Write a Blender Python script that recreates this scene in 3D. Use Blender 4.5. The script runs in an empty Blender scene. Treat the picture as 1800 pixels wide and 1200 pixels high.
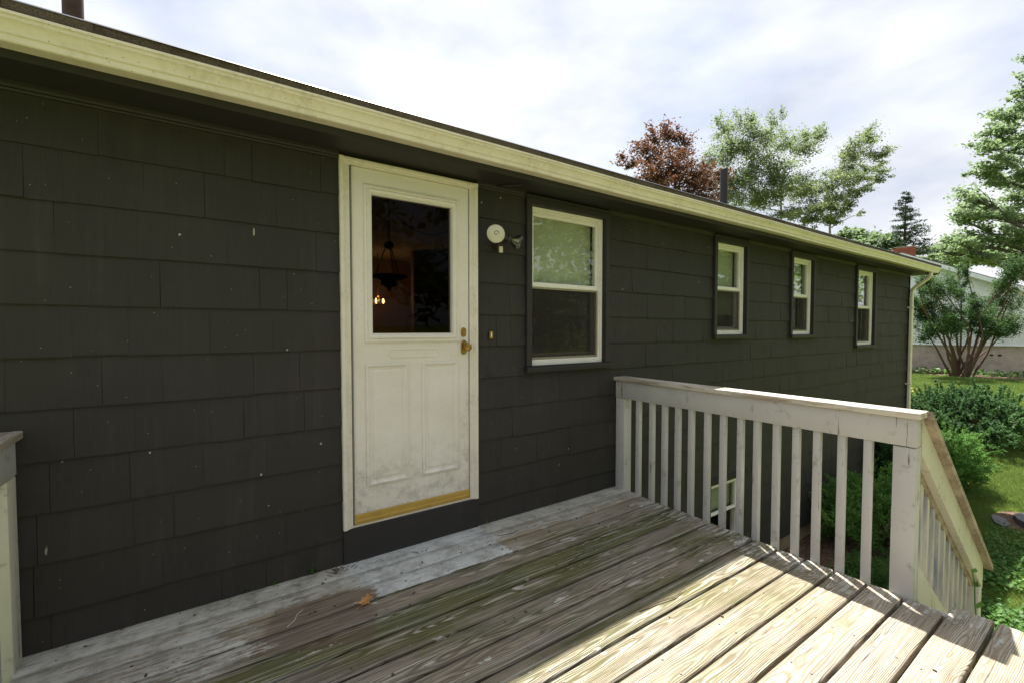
import bpy, bmesh, math, random
import numpy as np
from mathutils import Vector, Matrix, noise
S = bpy.context.scene
COL = S.collection
R = math.radians
rng = np.random.default_rng(7)
random.seed(7)

# ------------------------------------------------------------------ camera
cam = bpy.data.objects.new('camera', bpy.data.cameras.new('camera'))
COL.objects.link(cam)
cam.data.sensor_width = 36.0
cam.data.lens = 794.77 / 1800 * 36.0
cam.data.clip_start = 0.05
cam.data.clip_end = 2000
cam.location = (0, -2.65, 1.359)
cam.rotation_euler = (R(90 - 1.925), 0, R(-34.645))
S.camera = cam

# ------------------------------------------------------------------ sky, sun, exposure
SUN = Vector((0.245, 0.365, 1.0)).normalized()
SUN_EL = math.asin(SUN.z)
w = bpy.data.worlds.new('World'); S.world = w; w.use_nodes = True
nt = w.node_tree; nt.nodes.clear()
def wn(t, **k):
    n = nt.nodes.new(t)
    for a, b in k.items(): setattr(n, a, b)
    return n
out = wn('ShaderNodeOutputWorld'); bg = wn('ShaderNodeBackground'); bg.inputs[1].default_value = 0.1
sky = wn('ShaderNodeTexSky', sky_type='NISHITA', sun_disc=False)
sky.sun_elevation = SUN_EL; sky.sun_rotation = math.atan2(SUN.x, SUN.y)
sky.dust_density = 3.0; sky.air_density = 1.2
tc = wn('ShaderNodeTexCoord'); mp = wn('ShaderNodeMapping'); mp.inputs['Scale'].default_value = (1.0, 1.0, 2.2)
nz = wn('ShaderNodeTexNoise'); nz.inputs['Scale'].default_value = 2.1; nz.inputs['Detail'].default_value = 7; nz.inputs['Roughness'].default_value = 0.52
nz.inputs['Distortion'].default_value = 0.4
rp = wn('ShaderNodeMapRange'); rp.inputs['From Min'].default_value = 0.30; rp.inputs['From Max'].default_value = 0.62
rp.inputs['To Min'].default_value = 0.8; rp.inputs['To Max'].default_value = 1.0
nz2 = wn('ShaderNodeTexNoise'); nz2.inputs['Scale'].default_value = 3.3; nz2.inputs['Detail'].default_value = 5
cr = wn('ShaderNodeMix', data_type='RGBA'); cr.inputs[6].default_value = (2.35, 2.58, 3.1, 1); cr.inputs[7].default_value = (3.55, 3.6, 3.72, 1)
mx = wn('ShaderNodeMix', data_type='RGBA')
L = nt.links.new
L(tc.outputs['Generated'], mp.inputs[0]); L(mp.outputs[0], nz.inputs['Vector']); L(mp.outputs[0], nz2.inputs['Vector'])
rp2 = wn('ShaderNodeMapRange'); rp2.inputs['From Min'].default_value = 0.36; rp2.inputs['From Max'].default_value = 0.60
L(nz2.outputs[0], rp2.inputs[0]); L(rp2.outputs[0], cr.inputs[0])
L(nz.outputs[0], rp.inputs[0]); L(rp.outputs[0], mx.inputs[0]); L(sky.outputs[0], mx.inputs[6]); L(cr.outputs[2], mx.inputs[7])
L(mx.outputs[2], bg.inputs[0]); L(bg.outputs[0], out.inputs[0])
sl = bpy.data.lights.new('sun', 'SUN'); sl.energy = 4.3; sl.angle = R(0.8); sl.color = (1, 0.97, 0.92)
so = bpy.data.objects.new('sun', sl); COL.objects.link(so)
so.rotation_euler = SUN.to_track_quat('Z', 'Y').to_euler()
vs = S.view_settings
vs.view_transform = 'Standard'; vs.look = 'None'; vs.gamma = 1.0; vs.use_curve_mapping = False
vs.exposure = 1.5
S.cycles.max_bounces = 10; S.cycles.transparent_max_bounces = 24

# ------------------------------------------------------------------ mesh helpers
def np_mesh(name, V, F):
    V = np.asarray(V, dtype=np.float32).reshape(-1, 3); F = np.asarray(F, dtype=np.int32)
    me = bpy.data.meshes.new(name); k = F.shape[1]
    me.vertices.add(len(V)); me.vertices.foreach_set('co', V.ravel())
    me.loops.add(F.size); me.loops.foreach_set('vertex_index', F.ravel())
    me.polygons.add(len(F)); me.polygons.foreach_set('loop_start', np.arange(0, F.size, k, dtype=np.int32))
    me.polygons.foreach_set('loop_total', np.full(len(F), k, dtype=np.int32))
    me.update(calc_edges=True); me.validate()
    return me
def link(name, me, m, parent=None, smooth=False, loc=None):
    o = bpy.data.objects.new(name, me); COL.objects.link(o)
    if m is not None:
        me.materials.clear()
        for q in (m if isinstance(m, (list, tuple)) else [m]): me.materials.append(q)
    if smooth: me.polygons.foreach_set('use_smooth', [True] * len(me.polygons))
    if parent is not None: o.parent = parent
    if loc is not None: o.location = loc
    return o
def empty(name, label, cat, loc=(0, 0, 0), group=None):
    o = bpy.data.objects.new(name, None); COL.objects.link(o); o.location = loc
    o.empty_display_size = 0.2
    return tag(o, label, cat, group)
def tag(o, label=None, cat=None, group=None, kind=None):
    if label: o['label'] = label
    if cat: o['category'] = cat
    if group: o['group'] = group
    if kind: o['kind'] = kind
    return o
def sag(v):
    x, y, z = v
    if y > -0.6: z -= 0.005 * x * min(max((z + 1.2) / 3.5, 0), 1.05)
    return (x, y, z)
class MB:
    def __init__(s, f=None): s.v = []; s.fc = []; s.f = f
    def add(s, vs, fs):
        n = len(s.v); s.v += [tuple(p) for p in vs]; s.fc += [tuple(i + n for i in q) for q in fs]; return s
    def box(s, x0, x1, y0, y1, z0, z1):
        v = [(x, y, z) for x in (x0, x1) for y in (y0, y1) for z in (z0, z1)]
        return s.add(v, [(0, 1, 3, 2), (4, 6, 7, 5), (0, 4, 5, 1), (2, 3, 7, 6), (0, 2, 6, 4), (1, 5, 7, 3)])
    def hexa(s, v):   # 8 points: lower 4 loop then upper 4 loop
        return s.add(v, [(3, 2, 1, 0), (4, 5, 6, 7), (0, 1, 5, 4), (1, 2, 6, 5), (2, 3, 7, 6), (3, 0, 4, 7)])
    def bbox(s, x0, x1, y0, y1, z0, z1, b=0.004, M=None):
        bm = bmesh.new(); bmesh.ops.create_cube(bm, size=1)
        for v in bm.verts: v.co = Vector((x0 + (v.co.x + .5) * (x1 - x0), y0 + (v.co.y + .5) * (y1 - y0), z0 + (v.co.z + .5) * (z1 - z0)))
        bmesh.ops.bevel(bm, geom=bm.edges[:], offset=b, segments=2, affect='EDGES', profile=0.5)
        if M is not None: bm.transform(M)
        bm.verts.index_update()
        s.add([v.co[:] for v in bm.verts], [[v.index for v in f.verts] for f in bm.faces]); bm.free(); return s
    def prism(s, pts, a0, a1, axis=0):   # profile pts in the other two axes, extruded along axis
        n = len(pts); v = []
        for a in (a0, a1):
            for p in pts:
                q = list(p); q.insert(axis, a); v.append(q)
        return s.add(v, [tuple(range(n))[::-1], tuple(range(n, 2 * n))] + [(i, (i + 1) % n, n + (i + 1) % n, n + i) for i in range(n)])
    def loft(s, rects, cap0=False, cap1=False):   # rects (x0,x1,z0,z1,y)
        v = []; f = []
        for (x0, x1, z0, z1, y) in rects: v += [(x0, y, z0), (x1, y, z0), (x1, y, z1), (x0, y, z1)]
        for k in range(len(rects) - 1):
            for i in range(4): f.append((4 * k + i, 4 * k + (i + 1) % 4, 4 * k + 4 + (i + 1) % 4, 4 * k + 4 + i))
        if cap0: f.append((3, 2, 1, 0))
        if cap1: n = 4 * (len(rects) - 1); f.append((n, n + 1, n + 2, n + 3))
        return s.add(v, f)
    def frame(s, x0, x1, z0, z1, wd, y0, y1, c=0.004):   # hollow rectangular frame, y0 front (small), y1 back
        w4 = wd if isinstance(wd, (list, tuple)) else (wd,) * 4   # left,right,bottom,top
        r = lambda i, y, e=0: (x0 + i * w4[0] + e, x1 - i * w4[1] - e, z0 + i * w4[2] + e, z1 - i * w4[3] - e, y)
        return s.loft([r(0, y1), r(0, y0 + c), r(0, y0, c), r(1, y0, -c), r(1, y0 + c), r(1, y1), r(0, y1)])
    def tube(s, pts, rad, n=8, caps=True):
        pts = [Vector(p) for p in pts]; rad = rad if isinstance(rad, (list, tuple)) else [rad] * len(pts)
        v = []; f = []; up = None
        for i, p in enumerate(pts):
            d = (pts[min(i + 1, len(pts) - 1)] - pts[max(i - 1, 0)])
            if d.length < 1e-9: d = Vector((0, 0, 1))
            d.normalize()
            if up is None: up = d.orthogonal().normalized()
            up = (up - d * up.dot(d))
            if up.length < 1e-6: up = d.orthogonal()
            up.normalize(); q = d.cross(up)
            for k in range(n):
                a = 2 * math.pi * k / n; v.append((p + (up * math.cos(a) + q * math.sin(a)) * rad[i])[:])
        for i in range(len(pts) - 1):
            for k in range(n): f.append((i * n + k, i * n + (k + 1) % n, (i + 1) * n + (k + 1) % n, (i + 1) * n + k))
        if caps: f.append(tuple(range(n))[::-1]); f.append(tuple((len(pts) - 1) * n + k for k in range(n)))
        return s.add(v, f)
    def lathe(s, prof, M, n=20):   # prof (r, h); M places axis z
        v = []; f = []
        for r_, h in prof:
            for k in range(n):
                a = 2 * math.pi * k / n; v.append((M @ Vector((r_ * math.cos(a), r_ * math.sin(a), h)))[:])
        for i in range(len(prof) - 1):
            for k in range(n): f.append((i * n + k, i * n + (k + 1) % n, (i + 1) * n + (k + 1) % n, (i + 1) * n + k))
        f.append(tuple(range(n))[::-1]); f.append(tuple((len(prof) - 1) * n + k for k in range(n)))
        return s.add(v, f)
    def build(s, name, m, parent=None, smooth=False, local=False, label=None, kind=None):
        vs_ = [s.f(v) for v in s.v] if s.f else s.v
        me = bpy.data.meshes.new(name)
        loc = None
        if local:
            a = np.array(vs_); c = (a.min(0) + a.max(0)) / 2; vs_ = [tuple(q) for q in a - c]; loc = tuple(c)
        elif parent is not None and parent.type == 'EMPTY':
            pl = world_loc(parent); vs_ = [(v[0] - pl.x, v[1] - pl.y, v[2] - pl.z) for v in vs_]
        elif parent is not None:
            pl = world_loc(parent)
            if pl.length > 0: vs_ = [(v[0] - pl.x, v[1] - pl.y, v[2] - pl.z) for v in vs_]
        me.from_pydata(vs_, [], s.fc); me.update()
        bm = bmesh.new(); bm.from_mesh(me); bmesh.ops.recalc_face_normals(bm, faces=bm.faces); bm.to_mesh(me); bm.free()
        o = link(name, me, m, parent)
        if loc is not None: o.location = Vector(loc) - (world_loc(parent) if parent is not None else Vector())
        if smooth:
            me.polygons.foreach_set('use_smooth', [True] * len(me.polygons)); me.set_sharp_from_angle(angle=R(38))
        if label: o['label'] = label
        if kind: o['kind'] = kind
        return o
def world_loc(o):
    p = Vector(o.location); q = o.parent
    while q is not None: p = p + Vector(q.location); q = q.parent
    return p

# ------------------------------------------------------------------ material helpers
def lin(r, g, b):
    f = lambda c: (c / 255 / 12.92) if c <= 10 else ((c / 255 + 0.055) / 1.055) ** 2.4
    return (f(r), f(g), f(b), 1)
class NT:
    def __init__(s, name):
        s.m = bpy.data.materials.new(name); s.m.use_nodes = True; s.t = s.m.node_tree
        s.b = s.t.nodes['Principled BSDF']; s.out = s.t.nodes['Material Output']
        s._tc = None
    def n(s, typ, _a=None, **ins):
        nd = s.t.nodes.new(typ)
        if _a:
            for k, v in _a.items(): setattr(nd, k, v)
        for k, v in ins.items():
            key = int(k[1:]) if (k[0] == 'i' and k[1:].isdigit()) else k.replace('_', ' ')
            s.set(nd.inputs[key], v)
        return nd
    def set(s, sock, v):
        if hasattr(v, 'is_output'): s.t.links.new(v, sock)
        elif hasattr(v, 'outputs'): s.t.links.new(v.outputs[0], sock)
        else: sock.default_value = v
    def co(s, which='Object'):
        if s._tc is None: s._tc = s.t.nodes.new('ShaderNodeTexCoord')
        return s._tc.outputs[which]
    def pos(s): return s.n('ShaderNodeNewGeometry').outputs['Position']
    def rand(s): return s.n('ShaderNodeObjectInfo').outputs['Random']
    def island(s): return s.n('ShaderNodeNewGeometry').outputs['Random Per Island']
    def math(s, op, a, b=0.0, c=0.0, clamp=False): return s.n('ShaderNodeMath', {'operation': op, 'use_clamp': clamp}, i0=a, i1=b, i2=c).outputs[0]
    def vm(s, op, a, b=(0, 0, 0)):
        nd = s.n('ShaderNodeVectorMath', {'operation': op}, i0=a); s.set(nd.inputs[1], b); return nd.outputs[0]
    def scale(s, v, sc): return s.vm('MULTIPLY', v, sc)
    def noise(s, v, scale=5.0, detail=4.0, rough=0.5, dist=0.0, out=0): return s.n('ShaderNodeTexNoise', None, Vector=v, Scale=scale, Detail=detail, Roughness=rough, Distortion=dist).outputs[out]
    def vor(s, v, scale=5.0, feat='F1', out='Distance', rnd=1.0): return s.n('ShaderNodeTexVoronoi', {'feature': feat}, Vector=v, Scale=scale, Randomness=rnd).outputs[out]
    def mr(s, v, a, b, c=0.0, d=1.0, smooth=False): return s.n('ShaderNodeMapRange', {'interpolation_type': 'SMOOTHSTEP' if smooth else 'LINEAR'}, i0=v, i1=a, i2=b, i3=c, i4=d).outputs[0]
    def mix(s, f, a, b, mode='MIX'):
        nd = s.t.nodes.new('ShaderNodeMix'); nd.data_type = 'RGBA'; nd.blend_type = mode
        s.set(nd.inputs[0], f); s.set(nd.inputs[6], a); s.set(nd.inputs[7], b); return nd.outputs[2]
    def sep(s, v): return s.n('ShaderNodeSeparateXYZ', None, Vector=v).outputs
    def comb(s, x, y, z): return s.n('ShaderNodeCombineXYZ', None, X=x, Y=y, Z=z).outputs[0]
    def bump(s, h, strength=0.3, dist=0.01): return s.n('ShaderNodeBump', None, Height=h, Strength=strength, Distance=dist).outputs[0]
    def fin(s, color=None, rough=None, bump=None, metal=None, spec=None):
        if color is not None: s.set(s.b.inputs['Base Color'], color)
        if rough is not None: s.set(s.b.inputs['Roughness'], rough)
        if bump is not None: s.set(s.b.inputs['Normal'], bump)
        if metal is not None: s.set(s.b.inputs['Metallic'], metal)
        if spec is not None: s.set(s.b.inputs['Specular IOR Level'], spec)
        return s.m

# --- shingle siding: dark olive-charcoal stain over striated cedar, with droppings and dust
def m_siding(name, base):
    t = NT(name); p = t.pos(); r = t.rand()
    off = t.comb(t.math('MULTIPLY', r, 19.0), 0.0, t.math('MULTIPLY', r, 7.0))
    q = t.vm('ADD', p, off)
    wob = t.noise(t.scale(q, (5, 1, 1.6)), 1.0, 3)
    qx = t.vm('ADD', q, t.comb(t.math('MULTIPLY', wob, 0.10), 0.0, 0.0))
    gr = t.noise(t.scale(qx, (170, 1, 3.0)), 1.0, 3, 0.6)
    blot = t.noise(t.scale(p, (2.3, 1, 2.6)), 1.0, 5, 0.6)
    c = t.mix(t.mr(blot, .35, .68), base, tuple(v * 1.35 for v in base[:3]) + (1,))
    c = t.mix(t.math('MULTIPLY', r, 0.30), c, tuple(v * 0.72 for v in base[:3]) + (1,))
    c = t.mix(t.mr(gr, .52, .72, 0, .35), c, tuple(v * 1.7 for v in base[:3]) + (1,))
    ch = t.vor(t.vm('ADD', t.scale(p, (8.5, 1, 6.5)), t.scale(t.noise(p, 60, 2, .6, 0, 1), (.09, 0, .09))), 1.0)
    gate = t.noise(p, 1.1, 2)
    sp = t.math('MULTIPLY', t.mr(ch, .045, .028), t.mr(gate, .46, .54))
    fine = t.vor(t.scale(p, (21, 1, 17)), 1.0)
    sp2 = t.mr(fine, .05, .03, 0, .5)
    dr = t.vor(t.vm('ADD', t.scale(p, (9, 1, 2.1)), t.scale(t.noise(p, 30, 2, .5, 0, 1), (.05, 0, .15))), 1.0)
    drip = t.math('MULTIPLY', t.mr(dr, .042, .026, 0, .8), t.mr(t.noise(t.vm('ADD', p, (5, 0, 2)), 1.4, 2), .52, .58))
    stn = t.noise(t.scale(p, (16, 1, 1.1)), 1.0, 4, .65)
    c = t.mix(t.math('MULTIPLY', t.mr(stn, .50, .72), t.mr(blot, .4, .6, 0, .55)), c, tuple(v * 1.9 for v in base[:3]) + (1,))
    c = t.mix(t.mr(t.noise(p, 3.5, 5, .7), .58, .70, 0, .5), c, tuple(v * .55 for v in base[:3]) + (1,))
    c = t.mix(t.math('MAXIMUM', t.math('MAXIMUM', sp, sp2), drip), c, lin(186, 182, 166))
    h = t.math('ADD', t.math('MULTIPLY', gr, 0.7), t.math('MULTIPLY', t.noise(p, 55, 3), .3))
    return t.fin(c, t.mr(blot, .3, .7, .62, .8), t.bump(h, .7, .004), spec=.3)
SIDE = (0.0310, 0.0275, 0.0240, 1)
M_SH = m_siding('siding_stain', SIDE)
def m_paint(name, col, dirt=(0.12, 0.11, 0.08, 1), amt=.5, rough=.55, spots=.5, grain=None):
    t = NT(name); p = t.pos()
    n1 = t.noise(p, 6, 6, .65); n2 = t.noise(p, 45, 4, .6)
    c = t.mix(t.math('MULTIPLY', t.mr(n1, .42, .72), t.mr(n2, .35, .7, 0, amt)), col, dirt)
    v = t.vor(p, 38)
    c = t.mix(t.math('MULTIPLY', t.mr(v, .11, .05, 0, spots), t.mr(t.noise(p, 4, 2), .5, .6)), c, tuple(x * .35 for x in dirt[:3]) + (1,))
    return t.fin(c, rough, t.bump(n2, .12, .002), spec=.35)
M_TRIMDK = m_paint('dark_trim_paint', (0.028, 0.0248, 0.0238, 1), (0.055, 0.05, 0.044, 1), .35, .6, .1)
M_GUT = m_paint('cream_gutter_enamel', lin(228, 218, 200), lin(156, 140, 108), .6, .34, .85)
M_FRAME = m_paint('cream_trim_paint', lin(226, 217, 205), lin(134, 122, 98), .45, .5, .35)
M_VINYL = m_paint('white_vinyl', lin(234, 229, 221), lin(150, 144, 126), .35, .42, .25)
def m_door():
    t = NT('door_paint'); p = t.pos(); s = t.sep(p)
    n1 = t.noise(p, 11, 8, .75); n2 = t.noise(t.scale(p, (85, 1, 70)), 1.0, 4, .65)
    low = t.mr(s[2], .75, .28)
    edge = t.math('MULTIPLY', t.mr(s[0], 1.36, 1.46), t.mr(s[2], 1.2, .6))
    d = t.math('MULTIPLY', t.mr(n1, .46, .66), t.math('MAXIMUM', t.math('MAXIMUM', low, edge), .12), clamp=True)
    d = t.math('MULTIPLY', d, t.mr(n2, .35, .6, .35, 1))
    c = t.mix(t.mr(t.noise(p, 2.2, 3), .35, .7), lin(230, 223, 216), lin(220, 212, 200))
    c = t.mix(t.math('MULTIPLY', d, .7), c, lin(112, 108, 96))
    v = t.vor(p, 26)
    c = t.mix(t.math('MULTIPLY', t.mr(v, .075, .04), .6), c, lin(88, 80, 60))
    return t.fin(c, .48, t.bump(n2, .08, .002), spec=.4)
M_DOOR = m_door()
def m_flat(name, col, rough=.5, metal=0.0, bumpscale=None, var=.25):
    t = NT(name); p = t.pos(); n = t.noise(p, bumpscale or 20, 5, .6)
    c = t.mix(t.mr(n, .3, .7, 0, var * 2), col, tuple(x * .55 for x in col[:3]) + (1,))
    return t.fin(c, rough, t.bump(n, .15, .003), metal)
M_BRASS = m_flat('aged_brass', (0.42, 0.26, 0.075, 1), .36, 1.0, 60, .4)
M_GOLD = m_flat('gold_sill_strip', lin(196, 158, 72), .5, 0.0, 14, .3)
M_DARKMETAL = m_flat('black_metal', (0.012, 0.011, 0.010, 1), .45, .3)
M_BRONZE = m_flat('bronze_fixture', (0.055, 0.042, 0.03, 1), .5, .3)
M_RUST = m_flat('rusty_pipe', (0.07, 0.035, 0.02, 1), .75, 0, 14, .6)
M_BLACKP = m_flat('black_pipe', (0.018, 0.014, 0.015, 1), .5)
M_HINGE = m_flat('hinge_grey', (0.35, 0.34, 0.29, 1), .5)
M_HDARK = m_flat('hinge_shadow_gap', (0.03, 0.03, 0.03, 1), .7)
M_SCREEN = m_flat('screen_frame_grey', lin(150, 142, 118), .5)
def m_glass(name, tint=(1, 1, 1, 1), gl=1.0, rough=0.0):
    t = NT(name); t.t.nodes.remove(t.b)
    fr = t.n('ShaderNodeFresnel', None, IOR=t.mr(t.n('ShaderNodeNewGeometry').outputs['Backfacing'], 0, 1, 1.5, 1 / 1.5))
    wav = t.bump(t.noise(t.pos(), 1.6, 1), .05, .03)
    tr = t.n('ShaderNodeBsdfTransparent', None, Color=tint); gs = t.n('ShaderNodeBsdfGlossy', None, Roughness=rough, Normal=wav)
    mxs = t.n('ShaderNodeMixShader', None, i0=t.math('MULTIPLY', fr.outputs[0], gl), i1=tr.outputs[0], i2=gs.outputs[0])
    t.t.links.new(mxs.outputs[0], t.out.inputs[0]); return t.m
M_GLASS = m_glass('window_glass', (.93, .95, .93, 1), 1.9)
M_DGLASS = m_glass('door_glass', (.58, .55, .53, 1), .12)
M_BULBG = m_glass('clear_bulb_glass', (.95, .95, .92, 1), 1.8)
def m_screen():
    t = NT('insect_screen'); t.t.nodes.remove(t.b)
    tr = t.n('ShaderNodeBsdfTransparent'); df = t.n('ShaderNodeBsdfDiffuse', None, Color=(.05, .045, .04, 1))
    mxs = t.n('ShaderNodeMixShader', None, i0=.38, i1=tr.outputs[0], i2=df.outputs[0]); t.t.links.new(mxs.outputs[0], t.out.inputs[0]); return t.m
M_MESH = m_screen()
def m_blind():
    t = NT('roller_blind'); p = t.pos(); n = t.noise(t.scale(p, (1, 1, 60)), 1, 2)
    return t.fin(t.mix(t.mr(n, .3, .7, 0, .3), lin(196, 198, 172), lin(172, 174, 146)), .8)
M_BLIND = m_blind()
M_ROOM = m_flat('tan_room_wall', lin(120, 94, 68), .8, 0, 3, .15)
M_CEIL = m_flat('room_ceiling', lin(150, 138, 122), .85, 0, 3, .1)
M_RFLOOR = m_flat('room_floor', lin(110, 82, 56), .5, 0, 3, .2)

def m_roof():
    t = NT('roof_shingle_grit'); p = t.pos(); n = t.noise(p, 160, 3, .7); n2 = t.noise(t.scale(p, (18, 1, 6)), 1, 4)
    c = t.mix(t.mr(n, .35, .65), lin(58, 50, 44), lin(112, 98, 80)); c = t.mix(t.mr(n2, .45, .7, 0, .6), c, lin(70, 56, 40))
    return t.fin(c, .9, t.bump(n, .6, .006))
M_ROOF = m_roof()
M_DRIP = m_flat('drip_edge_metal', lin(74, 76, 86), .4, .2)

# --- weathered decking: real growth rings cut by the board, moss, lifted grain, remnants of pale paint
def m_deck():
    t = NT('weathered_decking'); o = t.co('Object'); r = t.rand(); P = t.pos(); W = t.sep(P)
    r2 = t.math('FRACT', t.math('MULTIPLY', r, 17.31)); r3 = t.math('FRACT', t.math('MULTIPLY', r, 53.77)); r4 = t.math('FRACT', t.math('MULTIPLY', r, 91.13))
    seed = t.comb(t.math('MULTIPLY', r, 43.0), t.math('MULTIPLY', r2, 29.0), t.math('MULTIPLY', r3, 13.0))
    s = t.sep(o)
    q = t.vm('ADD', o, seed)
    wl = t.noise(t.scale(q, (.9, 3.2, 3)), 1.0, 3, .45)
    wl2 = t.noise(t.scale(t.vm('ADD', q, (9, 3, 1)), (1.5, 5.5, 4)), 1.0, 3, .5)
    kn = t.n('ShaderNodeTexVoronoi', {'feature': 'F1'}, Vector=t.scale(q, (1.5, 7.0, 0.0)), Scale=1.0)
    kd = kn.outputs['Distance']
    kg = t.mr(t.sep(kn.outputs['Color'])[0], .55, .6)
    kfall = t.math('MULTIPLY', t.mr(kd, .42, 0.0, 0, 1, True), kg)
    yy = t.math('ADD', t.math('ADD', s[1], t.math('MULTIPLY', t.math('SUBTRACT', r2, .5), .09)), t.math('MULTIPLY', t.math('SUBTRACT', wl, .5), .055))
    zz = t.math('ADD', t.math('ADD', t.math('MULTIPLY', s[0], t.math('MULTIPLY', t.math('SUBTRACT', r3, .5), .05)), t.math('ADD', .022, t.math('MULTIPLY', r4, .06))), t.math('MULTIPLY', t.math('SUBTRACT', wl2, .5), .06))
    rad = t.math('SQRT', t.math('ADD', t.math('MULTIPLY', yy, yy), t.math('MULTIPLY', zz, zz)))
    rad = t.math('ADD', rad, t.math('MULTIPLY', kfall, .028))
    ph = t.math('MULTIPLY', rad, 2 * math.pi / .0058)
    sn = t.mr(t.math('SINE', ph), -1, 1)
    late = t.math('POWER', sn, 3.2)
    ring = t.math('SUBTRACT', 1.0, late)
    fib = t.noise(t.scale(q, (5, 330, 60)), 1.0, 4, .65)
    fib2 = t.noise(t.scale(q, (2.0, 85, 30)), 1.0, 5, .65)
    fib3 = t.noise(t.scale(q, (.9, 34, 12)), 1.0, 4, .6)
    big = t.noise(t.scale(q, (1.2, 3.0, 1)), 1.0, 4, .6)
    bl = t.noise(t.scale(P, (1.6, 2.2, 1)), 1.0, 4, .6)
    lite = t.mix(r2, lin(178, 166, 148), lin(190, 178, 160)); dk = t.mix(r3, lin(112, 94, 74), lin(130, 110, 88))
    c = t.mix(t.math('MULTIPLY', late, t.mr(fib3, .3, .6, .25, .85)), lite, dk)
    c = t.mix(t.mr(fib, .42, .68, 0, .55), c, lin(118, 104, 86))
    c = t.mix(t.mr(fib2, .50, .68, 0, .6), c, lin(96, 84, 68))
    c = t.mix(t.mr(bl, .40, .62, 0, .45), c, lin(160, 146, 116))
    c = t.mix(t.mr(t.noise(P, 3.1, 4, .6), .52, .66, 0, .5), c, lin(132, 122, 108))
    kc = t.math('MULTIPLY', t.mr(kd, .085, .035), kg)
    c = t.mix(t.math('MULTIPLY', kc, .75), c, lin(138, 112, 82))
    # darker tone painted where the house shades the boards, with grey brown dirt held between bleached raised grain, and algae
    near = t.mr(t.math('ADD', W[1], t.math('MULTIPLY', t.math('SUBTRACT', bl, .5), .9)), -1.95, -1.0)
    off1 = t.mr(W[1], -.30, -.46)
    shade_zone = t.math('MULTIPLY', near, off1)
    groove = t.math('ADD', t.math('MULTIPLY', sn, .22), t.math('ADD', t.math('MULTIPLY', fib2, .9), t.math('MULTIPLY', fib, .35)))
    dirt = t.math('MULTIPLY', shade_zone, t.mr(groove, .54, .86, .10, .88))
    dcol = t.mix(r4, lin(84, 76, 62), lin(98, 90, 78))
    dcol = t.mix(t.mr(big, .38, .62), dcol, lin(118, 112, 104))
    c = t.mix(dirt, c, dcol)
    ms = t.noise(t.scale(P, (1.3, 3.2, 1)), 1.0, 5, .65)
    moss = t.math('MULTIPLY', t.math('MULTIPLY', t.mr(t.math('ADD', ms, t.math('MULTIPLY', t.math('SUBTRACT', r3, .5), .22)), .39, .54), shade_zone), t.mr(groove, .40, .85, .25, 1.0))
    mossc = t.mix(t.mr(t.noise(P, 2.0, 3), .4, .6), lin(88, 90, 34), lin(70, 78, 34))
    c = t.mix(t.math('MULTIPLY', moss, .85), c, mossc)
    # bleached silver ridges
    ridge = t.math('MULTIPLY', t.mr(fib3, .50, .62), t.mr(groove, .74, .55))
    c = t.mix(t.math('MULTIPLY', ridge, .8), c, lin(206, 204, 194))
    # brown mark left by a mat
    ax = t.math('ADD', t.math('MULTIPLY', W[0], .93), t.math('MULTIPLY', W[1], -.37)); ay = t.math('ADD', t.math('MULTIPLY', W[0], .37), t.math('MULTIPLY', W[1], .93))
    mk = t.math('MULTIPLY', t.math('MULTIPLY', t.mr(ax, .33, .36), t.mr(ax, .835, .815)), t.math('MULTIPLY', t.mr(ay, -.47, -.455), t.mr(ay, -.03, -.06)))
    c = t.mix(t.math('MULTIPLY', mk, t.mr(fib, .3, .7, .35, .7)), c, lin(108, 88, 78))
    # remnants of pale deck paint, flaking along the grain
    fl = t.math('ADD', t.math('MULTIPLY', t.noise(t.scale(t.vm('ADD', P, seed), (4, 60, 5)), 1.0, 5, .7), .7), t.math('MULTIPLY', t.noise(t.vm('ADD', P, seed), 26, 5, .7), .3))
    pn = t.noise(t.scale(P, (2.0, 3.0, 1)), 1.0, 6, .65); pc = t.math('SUBTRACT', pn, .5)
    wallside = t.mr(t.math('ADD', W[1], t.math('MULTIPLY', pc, .22)), -.38, -.26)
    patch = t.math('MULTIPLY', t.math('MULTIPLY', t.mr(t.math('ADD', W[0], t.math('MULTIPLY', pc, .2)), .58, .76), t.mr(t.math('ADD', W[0], t.math('MULTIPLY', pc, .12)), 1.57, 1.52)), t.mr(W[1], -.455, -.43))
    lft = t.math('MULTIPLY', t.mr(t.math('ADD', W[0], t.math('MULTIPLY', pc, 1.3)), .45, .10), t.mr(t.math('ADD', W[1], t.math('MULTIPLY', pc, .3)), -.74, -.52))
    endr = t.math('MULTIPLY', t.mr(t.math('ADD', W[0], t.math('MULTIPLY', pc, 1.0)), 2.66, 2.80), .9)
    cov = t.math('MAXIMUM', t.math('MAXIMUM', wallside, patch), t.math('MAXIMUM', lft, endr))
    solid = t.math('MAXIMUM', t.mr(W[1], -.165, -.14, 0, .10), t.math('MULTIPLY', patch, .055))
    pm = t.mr(t.math('ADD', t.math('MULTIPLY', fl, -1), t.math('ADD', t.math('MULTIPLY', cov, .535), solid)), -.03, .02)
    spots = t.mr(t.math('ADD', t.noise(t.scale(t.vm('ADD', P, (3, 8, 0)), (4.2, 11, 1)), 1.0, 3, .5), t.math('MULTIPLY', t.noise(P, 60, 3), .08)), .715, .73)
    fk = t.noise(t.scale(t.vm('ADD', P, (7, 1, 0)), (16, 70, 1)), 1.0, 4, .7)
    spots = t.math('MAXIMUM', spots, t.math('MULTIPLY', t.mr(fk, .66, .69), t.mr(t.noise(t.scale(P, (1.5, 4, 1)), 1, 3), .46, .54)))
    crk = t.mr(t.noise(t.scale(q, (2.6, 120, 8)), 1.0, 3, .6), .64, .68)
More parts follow.
